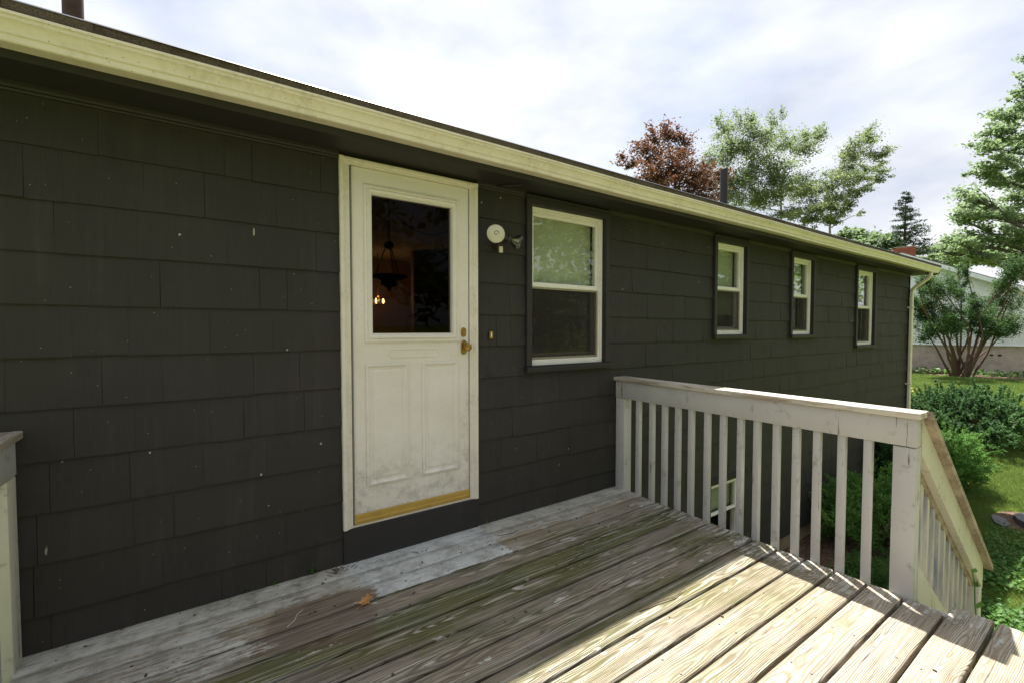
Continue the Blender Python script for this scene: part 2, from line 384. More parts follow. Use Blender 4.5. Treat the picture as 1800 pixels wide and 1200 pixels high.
    c = t.mix(t.math('MULTIPLY', crk, .75), c, lin(50, 43, 35))
    pm = t.math('MAXIMUM', pm, t.math('MULTIPLY', spots, t.mr(W[1], -1.6, -1.4)))
    pcol = t.mix(t.mr(big, .3, .7), lin(202, 199, 190), lin(184, 180, 168))
    pcol = t.mix(t.math('MULTIPLY', patch, .85), pcol, lin(204, 207, 206))
    pcol = t.mix(t.mr(t.noise(P, 7, 7, .75), .46, .70, 0, .75), pcol, lin(98, 90, 74))
    pcol = t.mix(t.mr(t.noise(t.scale(P, (8, 70, 1)), 1, 4, .7), .56, .66, 0, .6), pcol, lin(112, 98, 80))
    c = t.mix(pm, c, pcol)
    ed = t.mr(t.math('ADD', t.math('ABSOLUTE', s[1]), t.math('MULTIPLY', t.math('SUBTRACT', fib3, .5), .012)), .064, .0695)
    c = t.mix(t.math('MULTIPLY', ed, t.mr(shade_zone, 0, 1, .35, .7)), c, lin(58, 50, 38))  # edge grime, painted darker in the shaded zone than on sunlit boards
    h = t.math('ADD', t.math('ADD', t.math('MULTIPLY', ring, .4), t.math('MULTIPLY', fib2, -.6)), t.math('MULTIPLY', pm, .3))
    return t.fin(c, t.mr(moss, 0, 1, .74, .9), t.bump(h, .8, .005), spec=.2)
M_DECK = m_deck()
# --- painted railing lumber (taupe paint, cracks, chips) and bare grey wood
def m_rail(name, col, bare=.0, grey=lin(150, 138, 122)):
    t = NT(name); p = t.co('Object'); r = t.rand(); q = t.vm('ADD', p, t.comb(t.math('MULTIPLY', r, 31.), t.math('MULTIPLY', r, 7.), t.math('MULTIPLY', r, 3.)))
    P = t.pos()
    n1 = t.noise(P, 4, 5, .6); g = t.noise(t.scale(q, (70, 70, 3.5)), 1.0, 4, .65); ck = t.noise(t.scale(q, (46, 46, 2.6)), 1.0, 5, .7)
    c = t.mix(t.mr(n1, .35, .7, 0, .45), col, tuple(v * .78 for v in col[:3]) + (1,))
    chip = t.mr(t.math('ADD', ck, t.math('MULTIPLY', t.math('SUBTRACT', n1, .5), .4)), .665 - bare, .70 - bare)
    c = t.mix(chip, c, t.mix(g, lin(92, 80, 66), grey))
    c = t.mix(t.math('MULTIPLY', t.mr(t.noise(P, 14, 4, .7), .58, .72), .5), c, lin(112, 104, 78))
    h = t.math('SUBTRACT', t.math('MULTIPLY', g, .4), chip)
    return t.fin(c, .6, t.bump(h, .3, .003), spec=.3)
M_RAIL = m_rail('taupe_rail_paint', lin(190, 187, 182))
M_RAILY = m_rail('cream_stair_paint', lin(202, 197, 178), .01)
def m_cap():
    t = NT('weathered_cap_wood'); p = t.pos(); o = t.co('Object')
    s = t.scale(o, (60, 2.5, 60)); g = t.noise(s, 1.0, 5, .65); f = t.noise(t.scale(o, (18, 2.0, 18)), 1.0, 5, .7)
    c = t.mix(t.mr(g, .3, .7), lin(132, 116, 98), lin(190, 178, 160)); c = t.mix(t.mr(f, .47, .53), c, lin(198, 190, 174))
    return t.fin(c, .7, t.bump(g, .4, .004))
M_CAP = m_cap()
def m_bare():
    t = NT('bare_stair_wood'); o = t.co('Object'); g = t.noise(t.scale(o, (6, 90, 50)), 1.0, 5, .65); f = t.noise(t.scale(o, (3, 9, 9)), 1.0, 4)
    c = t.mix(t.mr(g, .3, .7), lin(112, 98, 84), lin(168, 150, 130)); c = t.mix(t.mr(f, .45, .6, 0, .6), c, lin(186, 172, 150))
    return t.fin(c, .75, t.bump(g, .5, .004))
M_BARE = m_bare()
def m_baluster():
    t = NT('stair_baluster_paint'); P = t.pos(); n = t.noise(t.scale(P, (14, 14, 2.5)), 1.0, 4, .6)
    return t.fin(t.mix(t.mr(n, .42, .6), lin(192, 188, 172), lin(142, 142, 148)), .65, t.bump(n, .2, .003))
M_BAL = m_baluster()

def m_foliage(name, cols, trans=.35, rough=.55):
    t = NT(name); r = t.island(); P = t.pos()
    cl = t.noise(P, .9, 3); r2 = t.math('FRACT', t.math('MULTIPLY', r, 13.7))
    c = t.mix(r, cols[0], cols[1]); c = t.mix(t.mr(cl, .42, .62), c, t.mix(r2, cols[1], cols[2]))
    t.set(t.b.inputs['Base Color'], c); t.b.inputs['Roughness'].default_value = rough; t.b.inputs['Specular IOR Level'].default_value = .3
    tl = t.n('ShaderNodeBsdfTranslucent', None, Color=t.mix(.5, c, tuple(min(1, v * 1.7) for v in cols[2][:3]) + (1,)))
    mxs = t.n('ShaderNodeMixShader', None, i0=trans, i1=t.b.outputs[0], i2=tl.outputs[0]); t.t.links.new(mxs.outputs[0], t.out.inputs[0]); return t.m
F_MAPLE = m_foliage('copper_leaves', [(0.043, 0.027, 0.027, 1), (0.075, 0.040, 0.030, 1), (0.200, 0.083, 0.033, 1)], .35)
F_BIRCH = m_foliage('birch_leaves', [(0.074, 0.106, 0.062, 1), (0.123, 0.171, 0.076, 1), (0.215, 0.271, 0.111, 1)], .52)
F_OAK = m_foliage('shade_tree_leaves', [(0.079, 0.131, 0.074, 1), (0.136, 0.207, 0.095, 1), (0.240, 0.317, 0.149, 1)], .52)
F_DIST = m_foliage('far_leaves', [(0.078, 0.126, 0.068, 1), (0.129, 0.192, 0.090, 1), (0.206, 0.281, 0.124, 1)], .52)
F_PINE = m_foliage('pine_needles', [(0.048, 0.080, 0.056, 1), (0.064, 0.104, 0.064, 1), (0.096, 0.144, 0.080, 1)], .15)
F_YEW = m_foliage('yew_needles', [(0.028, 0.068, 0.024, 1), (0.052, 0.116, 0.036, 1), (0.100, 0.210, 0.056, 1)], .22, .75)
F_YEWT = m_foliage('tree_yew_needles', [(0.033, 0.075, 0.026, 1), (0.056, 0.120, 0.036, 1), (0.105, 0.194, 0.053, 1)], .28, .75)
F_YEWL = m_foliage('yew_new_growth', [(0.037, 0.094, 0.025, 1), (0.075, 0.175, 0.037, 1), (0.163, 0.325, 0.062, 1)], .3, .75)
F_GRASS = m_foliage('grass_blades', [(0.090, 0.165, 0.030, 1), (0.135, 0.225, 0.045, 1), (0.225, 0.285, 0.075, 1)], .35)
F_COVER = m_foliage('ground_cover_leaves', [(0.044, 0.112, 0.025, 1), (0.075, 0.175, 0.037, 1), (0.150, 0.275, 0.062, 1)], .3)
F_YEL = m_foliage('yellow_flowers', [(0.500, 0.450, 0.040, 1), (0.450, 0.420, 0.050, 1), (0.250, 0.350, 0.050, 1)], .3)
M_BARK = m_flat('grey_bark', (.11, .09, .07, 1), .9, 0, 18, .5)
M_BIRCHB = m_flat('pale_bark', (.32, .28, .23, 1), .85, 0, 12, .45)
M_YEWB = m_flat('yew_bark', (.13, .075, .045, 1), .85, 0, 24, .5)
M_PINEB = m_flat('pine_bark', (.12, .07, .05, 1), .9, 0, 12, .4)
def m_ground():
    t = NT('lawn_soil'); p = t.pos(); n = t.noise(p, .8, 6, .6); f = t.noise(p, 30, 4, .7)
    c = t.mix(t.mr(n, .35, .65), lin(96, 112, 44), lin(128, 134, 62)); c = t.mix(t.mr(f, .35, .7, 0, .6), c, lin(70, 84, 34))
    return t.fin(c, .95, t.bump(f, .7, .03), spec=.1)
M_GROUND = m_ground()
def m_mulch():
    t = NT('mulch'); p = t.pos(); n = t.vor(p, 22); f = t.noise(p, 40, 4)
    return t.fin(t.mix(t.mr(n, .1, .6), lin(62, 46, 36), lin(112, 88, 70)), .95, t.bump(t.math('ADD', n, f), .9, .03))
M_MULCH = m_mulch()
def m_conc(name, a, b):
    t = NT(name); p = t.pos(); n = t.noise(p, 3, 7, .65); f = t.noise(p, 60, 3)
    return t.fin(t.mix(t.mr(n, .35, .68), a, b), .9, t.bump(f, .25, .004))
M_CONC = m_conc('neighbour_concrete', lin(200, 186, 174), lin(164, 150, 138))
M_FOUND = m_conc('house_foundation', lin(164, 146, 116), lin(128, 110, 84))
M_CLAP = m_conc('white_clapboard', lin(240, 242, 247), lin(224, 228, 233))
M_NROOF = m_conc('grey_roof', lin(122, 116, 112), lin(96, 92, 90))
M_SLATE = m_conc('flagstone_slate', lin(124, 122, 122), lin(92, 92, 96))
def m_brick():
    t = NT('red_brick'); r = t.rand(); p = t.pos(); n = t.noise(p, 20, 4)
    return t.fin(t.mix(t.math('MULTIPLY', t.math('ADD', r, n), .5), lin(140, 72, 54), lin(166, 104, 80)), .9)
M_BRICK = m_brick(); M_MORTAR = m_conc('mortar', lin(160, 150, 138), lin(130, 122, 110))
M_LEAFB = m_flat('dry_oak_leaf', lin(190, 138, 82), .7, 0, 60, .3)
M_TWIG = m_flat('twig_bark', lin(96, 78, 62), .8)
M_TWIGP = m_flat('bleached_twig', lin(200, 192, 176), .8)
M_NAIL = m_flat('galvanised_nail', lin(150, 152, 152), .45, .7)

# ------------------------------------------------------------------ terrain
def gz(x, y):
    t = min(max((x - 7.0) / 18.0, 0), 1); t = t * t * (3 - 2 * t)
    far = max(x - 30, 0) * .01
    return -1.50 + .86 * t + far + .05 * math.sin(x * .35 + y * .2) * (0.3 + t)
xs = np.concatenate([np.array([-300, -120, -60, -30, -15]), np.arange(-8, 40, 1.0), np.array([45, 55, 70, 90, 130, 200, 350, 700])])
ys = np.concatenate([np.array([-500, -250, -120, -60, -40, -30, -24]), np.arange(-20, 24, 1.0), np.array([28, 35, 45, 60, 90, 150, 300, 600])])
V = [(x, y, gz(x, y)) for x in xs for y in ys]; ny = len(ys)
Fq = [(i * ny + j, (i + 1) * ny + j, (i + 1) * ny + j + 1, i * ny + j + 1) for i in range(len(xs) - 1) for j in range(ny - 1)]
g = link('ground', np_mesh('ground', V, Fq), M_GROUND, smooth=True); tag(g, 'sunlit lawn ground rising gently away from the house', None, kind='structure')
def bed(name, poly, dz, m, label):
    mb = MB(); n = len(poly); c = (sum(p[0] for p in poly) / n, sum(p[1] for p in poly) / n)
    v = []; f = []; K = 6
    for k in range(K + 1):
        for p in poly:
            x = c[0] + (p[0] - c[0]) * k / K; y = c[1] + (p[1] - c[1]) * k / K
            e = 1 - (k / K) ** 4
            v.append((x, y, gz(x, y) + dz * e - .01 + .02 * e * noise.noise(Vector((x * 3, y * 3, 0)))))
    for k in range(K):
        for i in range(n): f.append((k * n + i, k * n + (i + 1) % n, (k + 1) * n + (i + 1) % n, (k + 1) * n + i))
    mb.add(v, f); o = mb.build(name, m, smooth=True); return tag(o, label, None, kind='structure')
def blob(cx, cy, rx, ry, n=28, sd=0, rot=0):
    p = []
    for i in range(n):
        a = 2 * math.pi * i / n; k = 1 + .18 * noise.noise(Vector((math.cos(a) * 1.5, math.sin(a) * 1.5, sd)))
        x = rx * k * math.cos(a); y = ry * k * math.sin(a); p.append((cx + x * math.cos(rot) - y * math.sin(rot), cy + x * math.sin(rot) + y * math.cos(rot)))
    return p
bed('mulch_bed', blob(6.7, -.62, 3.1, .8, sd=2), .06, M_MULCH, 'brown mulch bed along the dark house foundation')
bed('mulch_bed', blob(26.2, 2.0, 1.9, 5.4, sd=5, rot=R(-20)), .08, M_MULCH, 'brown mulch bed under the multi-stemmed yew')
bed('soil_patch', blob(9.62, -1.5, .5, .3, sd=9), .03, M_MULCH, 'bare brown soil around the flagstones')

# ------------------------------------------------------------------ house
XE = 10.46
house = empty('house', 'long dark charcoal shingled house with cream gutter and white door', 'house', (0, 0, -1.5))
ZS, EXP = 2.093, .2155
ZB = -1.245; ZT = 2.31
# openings: (x0,x1,z0,z1) occupied by casing / door panel
OPEN = [(.652, 1.536, 0.0, 2.32), (1.937, 2.785, 1.035, 2.32), (4.305, 4.967, 1.245, 2.32), (5.955, 6.615, 1.235, 2.32), (8.0, 8.79, 1.06, 2.32), (4.26, 4.96, -1.0, -.235)]
HOLES = [(.70, 1.49, .2, 2.28), (1.985, 2.737, 1.075, 2.24), (4.352, 4.92, 1.285, 2.24), (6.0, 6.568, 1.275, 2.24), (8.048, 8.742, 1.10, 2.24), (4.31, 4.91, -.96, -.28)]
def cells(x0, x1, z0, z1, holes):
    X = sorted({x0, x1, *[h[0] for h in holes], *[h[1] for h in holes]}); Z = sorted({z0, z1, *[h[2] for h in holes], *[h[3] for h in holes]})
    X = [x for x in X if x0 <= x <= x1]; Z = [z for z in Z if z0 <= z <= z1]
    for a, b in zip(X, X[1:]):
        for c, d in zip(Z, Z[1:]):
            mx_, mz = (a + b) / 2, (c + d) / 2
            if not any(h[0] < mx_ < h[1] and h[2] < mz < h[3] for h in holes): yield a, b, c, d
mb = MB(sag)
X0 = -2.6
for a, b, c, d in cells(X0, XE - .02, ZB, 2.42, HOLES): mb.box(a, b, .0, .10, c, d)
wall = mb.build('wall', M_TRIMDK, house, label='dark sheathing wall behind the shingles')
camP = np.array([0, -2.65, 1.359]); fw = np.array([math.sin(R(34.645)) * math.cos(R(1.925)), math.cos(R(34.645)) * math.cos(R(1.925)), -math.sin(R(1.925))])
rt = np.cross(fw, [0, 0, 1]); rt /= np.linalg.norm(rt); upv = np.cross(rt, fw)
def proj(p):
    v = np.array(p) - camP; z = v @ fw
    return (900 + 794.8 * (v @ rt) / max(z, .05), 600 - 794.8 * (v @ upv) / max(z, .05), z)
shing = []
for k in range(-1, 17):
    zb = ZS - EXP * k; zt = zb + EXP
    if zt <= ZB + .01 or zb >= ZT: continue
    zb_ = max(zb, ZB - .01); zt_ = min(zt + .018, ZT)
    bl = [o for o in OPEN if o[2] < zt - .004 and o[3] > zb + .004]
    ev = sorted({X0, XE, *[max(o[0], X0) for o in bl], *[min(o[1], XE) for o in bl]})
    for a, b in zip(ev, ev[1:]):
        ov = [o for o in bl if o[0] < (a + b) / 2 < o[1]]
        spans = [(zb_, zt_)]
        for o in ov:
            ns = []
            for s0, s1 in spans:
                if o[2] - s0 > .012: ns.append((s0, min(s1, o[2] - .001)))
                if s1 - o[3] > .03: ns.append((max(s0, o[3] + .001), s1))
            spans = [q for q in ns if q[1] - q[0] > .012]
        for s0, s1 in spans:
            x = a
            while x < b - 1e-6:
                wdt = random.choice([.13, .16, .19, .23, .27, .31, .36]) * random.uniform(.85, 1.15)
                x2 = x + wdt
                if b - x2 < .08: x2 = b
                shing.append((x, min(x2, b), s0, s1, zb_)); x = x2
area = []
for s_ in shing:
    pr = [proj((x, 0, z)) for x in s_[:2] for z in s_[2:4]]
    px = [p[0] for p in pr]; py = [p[1] for p in pr]
    vis = max(px) > 0 and min(px) < 1800 and max(py) > 0 and min(py) < 1200 and min(p[2] for p in pr) > .05
    hid = s_[3] < 0 and (s_[0] < 2.86 or max(py) > 862 + .3815 * (max(px) - 1107))
    area.append((max(px) - min(px)) * (max(py) - min(py)) if vis and not hid else 0)
order = sorted(range(len(shing)), key=lambda i: -area[i]); top = set(order[:298]); rest = MB(sag)
for i, (a, b, c, d, zb_) in enumerate(shing):
    mb = MB(sag) if i in top else rest
    th = random.uniform(.0135, .0185); lift = random.uniform(-.0045, .0025) if c == zb_ else 0
    g_ = random.choice([.0002, .0003, .0005, .0007, .0010, .0014, .0020, .003]); sk = random.uniform(-.0012, .0012)
    frac = min((d - c) / EXP, 1); tt = th - (th - .004) * frac
    a0, b0 = a + g_ * .5, b - g_ * .5
    mb.hexa([(a0 + sk, .0, c + lift), (b0 + sk, .0, c + lift), (b0 + sk, -th, c + lift), (a0 + sk, -th, c + lift), (a0, .0, d), (b0, .0, d), (b0, -tt, d), (a0, -tt, d)])
    if i in top: mb.build('shingle', M_SH, wall)
rest.build('shingles_small', M_SH, wall, kind='stuff')
# dark board below the door, corner board, frieze moulding, soffit, fascia
mb = MB(sag); mb.bbox(.652, 1.536, -.022, .0, .0, .198, .003); mb.build('door_apron_board', M_TRIMDK, house)
mb = MB(sag); mb.box(XE - .0, XE + .02, -.024, .09, ZB, 2.33); mb.build('corner_board', M_TRIMDK, house)
ev = [X0, .652, 1.536, 1.937, 2.785, 4.305, 4.967, 5.955, 6.615, 8.0, 8.79, XE]
for a, b in zip(ev[::2], ev[1::2]):
    mb = MB(sag); mb.prism([(-.002, 2.288), (-.022, 2.288), (-.026, 2.296), (-.020, 2.302), (-.028, 2.312), (-.028, 2.33), (-.002, 2.33)], a, b)
    mb.build('frieze_moulding', M_TRIMDK, house)
GX0, GX1 = -2.8, 10.74
FY = -.252
mb = MB(sag); mb.box(GX0, GX1 - .03, FY + .002, .098, 2.326, 2.345); mb.build('soffit', M_TRIMDK, house)
mb = MB(sag); mb.box(GX0, GX1 - .005, FY - .02, FY, 2.312, 2.46); mb.build('fascia', M_TRIMDK, house)
# gutter: K-style profile (y,z), open at top
gp = [(FY - .022, 2.452), (FY - .022, 2.345), (FY - .085, 2.343), (FY - .090, 2.347), (FY - .092, 2.366), (FY - .099, 2.371), (FY - .101, 2.384), (FY - .113, 2.404), (FY - .121, 2.409), (FY - .122, 2.420), (FY - .129, 2.423), (FY - .129, 2.433), (FY - .118, 2.433),
      (FY - .117, 2.424), (FY - .112, 2.412), (FY - .096, 2.388), (FY - .092, 2.373), (FY - .084, 2.350), (FY - .026, 2.350), (FY - .026, 2.452)]
mb = MB(sag)
n = len(gp); xsn = np.linspace(GX0, GX1, 28); v = []; f = []
for i, x in enumerate(xsn):
    wob = .0025 * math.sin(x * 1.7) + .0015 * math.sin(x * 4.1)
    v += [(x, y, z + wob) for y, z in gp]
for i in range(len(xsn) - 1):
    for k in range(n): f.append((i * n + k, i * n + (k + 1) % n, (i + 1) * n + (k + 1) % n, (i + 1) * n + k))
mb.add(v, f)
gut = mb.build('gutter', M_GUT, house, smooth=True)
mb = MB(sag)
for x in (GX0, GX1 - .002): mb.prism(gp[:13] + [(FY - .022, 2.433)], x, x + .003)
mb.build('gutter_end_cap', M_GUT, gut)
mb = MB(sag)
for x in (3.95, 7.1): mb.prism([(a_ - .0025 if a_ < FY - .03 else a_, b_ + (.0 if b_ > 2.4 else -.0025)) for a_, b_ in gp[1:13]] , x, x + .012)
mb.build('gutter_seam', M_GUT, gut)
# roof: slab with gritty edge, drip edge, rake
SL = .34
def roofz(y): return 2.447 + (y + .36) * SL
RY = 3.9
mb = MB(sag); e = .028
xs_ = np.linspace(GX0 - .05, GX1 + .07, 60)
for a, b in zip(xs_, xs_[1:]):
    j = random.uniform(-.004, .004)
    mb.hexa([(a, -.36 + j, roofz(-.36) - .006), (b, -.36 + j, roofz(-.36) - .006), (b, RY, roofz(RY) - .006), (a, RY, roofz(RY) - .006), (a, -.36 + j, roofz(-.36) + e), (b, -.36 + j, roofz(-.36) + e), (b, RY, roofz(RY) + e), (a, RY, roofz(RY) + e)])
mb.hexa([(GX0, RY, roofz(RY) - .006), (GX1 + .07, RY, roofz(RY) - .006), (GX1 + .07, 2 * RY + .4, roofz(-.36)), (GX0, 2 * RY + .4, roofz(-.36)), (GX0, RY, roofz(RY) + e), (GX1 + .07, RY, roofz(RY) + e), (GX1 + .07, 2 * RY + .4, roofz(-.36) + e), (GX0, 2 * RY + .4, roofz(-.36) + e)])
roof = mb.build('roof', M_ROOF, house)
mb = MB(sag); mb.prism([(-.366, roofz(-.366) + e + .001), (-.359, roofz(-.359) + e + .006), (-.30, roofz(-.30) + e + .006), (-.30, roofz(-.30) + e + .001)], GX0 - .04, GX1 + .065); mb.build('roof_edge_strip', M_DRIP, roof)
mb = MB(sag); mb.prism([(FY - .02, 2.312), (-.345, 2.33), (-.355, roofz(-.355) - .008), (RY, roofz(RY) - .008), (RY, roofz(RY) - .17), (FY + .03, 2.37)], GX1 + .008, GX1 + .03); mb.build('rake_board', M_TRIMDK, roof)
# other walls (gable end, back), foundation
mb = MB()
mb.prism([(.09, ZB), (7.7, ZB), (7.7, 2.4), (3.9, roofz(3.9) - .03), (.09, 2.4)], XE - .10, XE - .001); mb.prism([(.09, ZB), (7.7, ZB), (7.7, 2.4), (3.9, roofz(3.9) - .03), (.09, 2.4)], X0, X0 + .1)
mb.box(X0, XE, 7.7, 7.8, ZB, 2.4); mb.build('gable_wall', M_SH, house)
mb = MB(); mb.box(X0, XE - .03, .03, .25, -1.9, ZB - .002); mb.box(XE - .25, XE - .03, .25, 7.7, -1.9, ZB - .002); mb.box(X0, XE - .25, 7.5, 7.7, -1.9, ZB - .002); mb.box(X0, X0 + .2, .25, 7.5, -1.9, ZB - .002); mb.build('foundation', M_FOUND, house)
# downspout with elbows
ds = MB(sag)
def rect_path(mbx, pts, wx, wy):
    v = []; f = []
    for i, p in enumerate(pts):
        p = Vector(p); d = (Vector(pts[min(i + 1, len(pts) - 1)]) - Vector(pts[max(i - 1, 0)])).normalized()
        sx = Vector((1, 0, 0)); sx = (sx - d * sx.dot(d)).normalized(); sy = d.cross(sx)
        for a, b in ((-1, -.6), (-.6, -1), (.6, -1), (1, -.6), (1, .6), (.6, 1), (-.6, 1), (-1, .6)): v.append((p + sx * a * wx + sy * b * wy)[:])
    n = 8
    for i in range(len(pts) - 1):
        for k in range(n): f.append((i * n + k, i * n + (k + 1) % n, (i + 1) * n + (k + 1) % n, (i + 1) * n + k))
    f += [tuple(range(n)), tuple((len(pts) - 1) * n + k for k in range(n))]; mbx.add(v, f)
dx = 10.42
rect_path(ds, [(dx, FY - .055, 2.352), (dx, FY - .055, 2.30), (dx, FY - .045, 2.262), (dx, FY - .01, 2.225), (dx, -.115, 2.10), (dx, -.078, 2.06), (dx, -.062, 2.01), (dx, -.060, 1.9), (dx, -.060, .4), (dx, -.060, -1.25), (dx, -.08, -1.33), (dx, -.22, -1.42)], .034, .026)
dsp = ds.build('downspout', M_GUT, house, smooth=True)
mb = MB(sag)
for z in (1.72, .35, -.9): mb.box(dx - .039, dx + .039, -.092, -.012, z, z + .022)
mb.build('downspout_strap', M_GUT, dsp)

# ---- door
door = MB(sag)
sx0, sx1, sz0, sz1 = .722, 1.474, .270, 2.266; gx = (.835, 1.352, 1.32, 2.126)
yf = -.006
door.loft([(sx0, sx1, sz0, sz1, .04), (sx0, sx1, sz0, sz1, yf), (*gx, yf), (*gx, .04), (sx0, sx1, sz0, sz1, .04)])
door = door.build('door', M_DOOR, house, label='dirty off white door with half glass and two panels')
mb = MB(sag)   # glazing moulding
def ins(r, i): return (r[0] + i, r[1] - i, r[2] + i, r[3] - i)
go = (.788, 1.401, 1.267, 2.178)
mb.loft([(*go, yf + .001), (*ins(go, .001), yf - .010), (*ins(go, .012), yf - .013), (*ins(go, .018), yf - .007), (*ins(go, .026), yf - .016), (*ins(go, .043), yf - .010), (*ins(go, .047), yf - .002), (*ins(go, .048), .012)])
mb.build('glass_moulding', M_DOOR, door)
for pr in ((.789, 1.053, .422, 1.144), (1.139, 1.399, .424, 1.141)):
    mb = MB(sag)
    mb.loft([(*pr, yf + .001), (*ins(pr, .002), yf - .009), (*ins(pr, .013), yf - .012), (*ins(pr, .024), yf - .005), (*ins(pr, .040), yf - .002), (*ins(pr, .043), yf - .006), (*ins(pr, .052), yf - .007)], cap1=True)
    mb.build('door_panel', M_DOOR, door)
mb = MB(sag)
c0 = (.938, 1.256, 1.173, 1.221); pts = []
for (cx, cz, a0) in ((c0[1] - .016, c0[3] - .016, 0), (c0[0] + .016, c0[3] - .016, 90), (c0[0] + .016, c0[2] + .016, 180), (c0[1] - .016, c0[2] + .016, 270)):
    for a in (0, 30, 60, 90): pts.append((cx + .016 * math.cos(R(a0 + a)), yf - .0005, cz + .016 * math.sin(R(a0 + a))))
pts.append(pts[0]); mb.tube(pts, .0032, 6, caps=False); mb.build('embossed_outline', M_DOOR, door)
mb = MB(sag); mb.loft([(*ins(gx, -.004), .016), (*ins(gx, -.004), .022)], True, True); mb.build('glass_pane', M_DGLASS, door)
mb = MB(sag); mb.prism([(.03, .212), (-.014, .212), (-.016, .232), (-.011, .236), (-.011, .262), (-.008, .269), (.03, .269)], .716, 1.476); mb.build('kick_plate', M_GOLD, door)
# hardware
mb = MB(sag); pl = lambda z0, z1: mb.loft([(1.414, 1.452, z0, z1, yf), (1.414, 1.452, z0, z1, yf - .004), (1.418, 1.448, z0 + .004, z1 - .004, yf - .008)], cap1=True)
def oval_plate(mbx, cx, cz, wd, h, y0, th, m=14):
    prof = []
    for i in range(m * 2):
        a = 2 * math.pi * i / (m * 2); x = math.cos(a) * wd; z = math.sin(a) * wd + (h - wd if math.sin(a) >= 0 else -(h - wd)); prof.append((cx + x, cz + z))
    n = len(prof); v = [(x, y0, z) for x, z in prof] + [(x, y0 - th * .6, z) for x, z in prof] + [(cx + (x - cx) * .86, y0 - th, cz + (z - cz) * .92) for x, z in prof]
    f = [(k * n + i, k * n + (i + 1) % n, (k + 1) * n + (i + 1) % n, (k + 1) * n + i) for k in range(2) for i in range(n)] + [tuple(2 * n + i for i in range(n))]
    mbx.add(v, f)
Mn = lambda x, y, z: Matrix.Translation((x, y, z)) @ Matrix.Rotation(R(90), 4, 'X')
mb = MB(sag); oval_plate(mb, 1.436, 1.324, .019, .031, yf, .007); mb.lathe([(.011, 0), (.011, .006), (.008, .008), (.0, .008)], Mn(1.436, yf - .006, 1.322), 16); mb.build('deadbolt', M_BRASS, door, smooth=True)
mb = MB(sag); oval_plate(mb, 1.437, 1.226, .021, .047, yf, .008)
mb.lathe([(.013, 0), (.011, .012), (.011, .026), (.020, .032), (.027, .044), (.028, .052), (.024, .062), (.012, .068), (.0, .069)], Mn(1.437, yf - .007, 1.230), 20); mb.build('door_knob', M_BRASS, door, smooth=True)
# door frame with stepped moulding
mb = MB(sag)
oo = (.652, 1.536, .2, 2.306)
def r4(l, r, b, t_, y): return (oo[0] + l, oo[1] - r, oo[2] + b, oo[3] - t_, y)
def jamb(x0, x1, z0, z1): mb.box(x0, x1, -.03, .05, z0, z1)
for sgn, xo in ((1, .652), (-1, 1.536)):
    P_ = [(0, .0), (0, -.030), (.004, -.034), (.020, -.034), (.024, -.028), (.030, -.026), (.034, -.020), (.044, -.020), (.048, -.016), (.056, -.016), (.058, .05), (.0, .05)]
    mb.prism([(xo + sgn * a, b) for a, b in P_] if sgn == 1 else [(xo + sgn * a, b) for a, b in P_], .200, 2.306, axis=2)
P_ = [(.0, 2.3065), (-.030, 2.3065), (-.0345, 2.302), (-.0345, 2.288), (-.026, 2.283), (-.0265, 2.277), (-.021, 2.273), (-.0215, 2.2685), (.05, 2.2685), (.05, 2.3065)]
mb.prism(P_, .6525, 1.5355)
frm = mb.build('door_frame', M_FRAME, house, label='cream stepped door frame with peeling corners')
mb = MB(sag); mb.box(.7105, .7195, -.0155, .02, .215, 2.262); mb.build('hinge_gap', M_HDARK, frm)
mb = MB(sag)
for i in range(150):
    z = .222 + i * .0136; mb.box(.7115, .7185, -.0185, -.0157, z, z + .0078)
mb.build('continuous_hinge', M_HINGE, frm, kind='stuff')
mb = MB(sag); mb.box(1.4745, 1.4775, -.002, .03, .27, 2.266); mb.build('door_seal', M_HDARK, frm)
mb = MB(sag); mb.box(.70, 1.49, -.010, .10, .198, .211); mb.build('threshold', M_FRAME, frm)

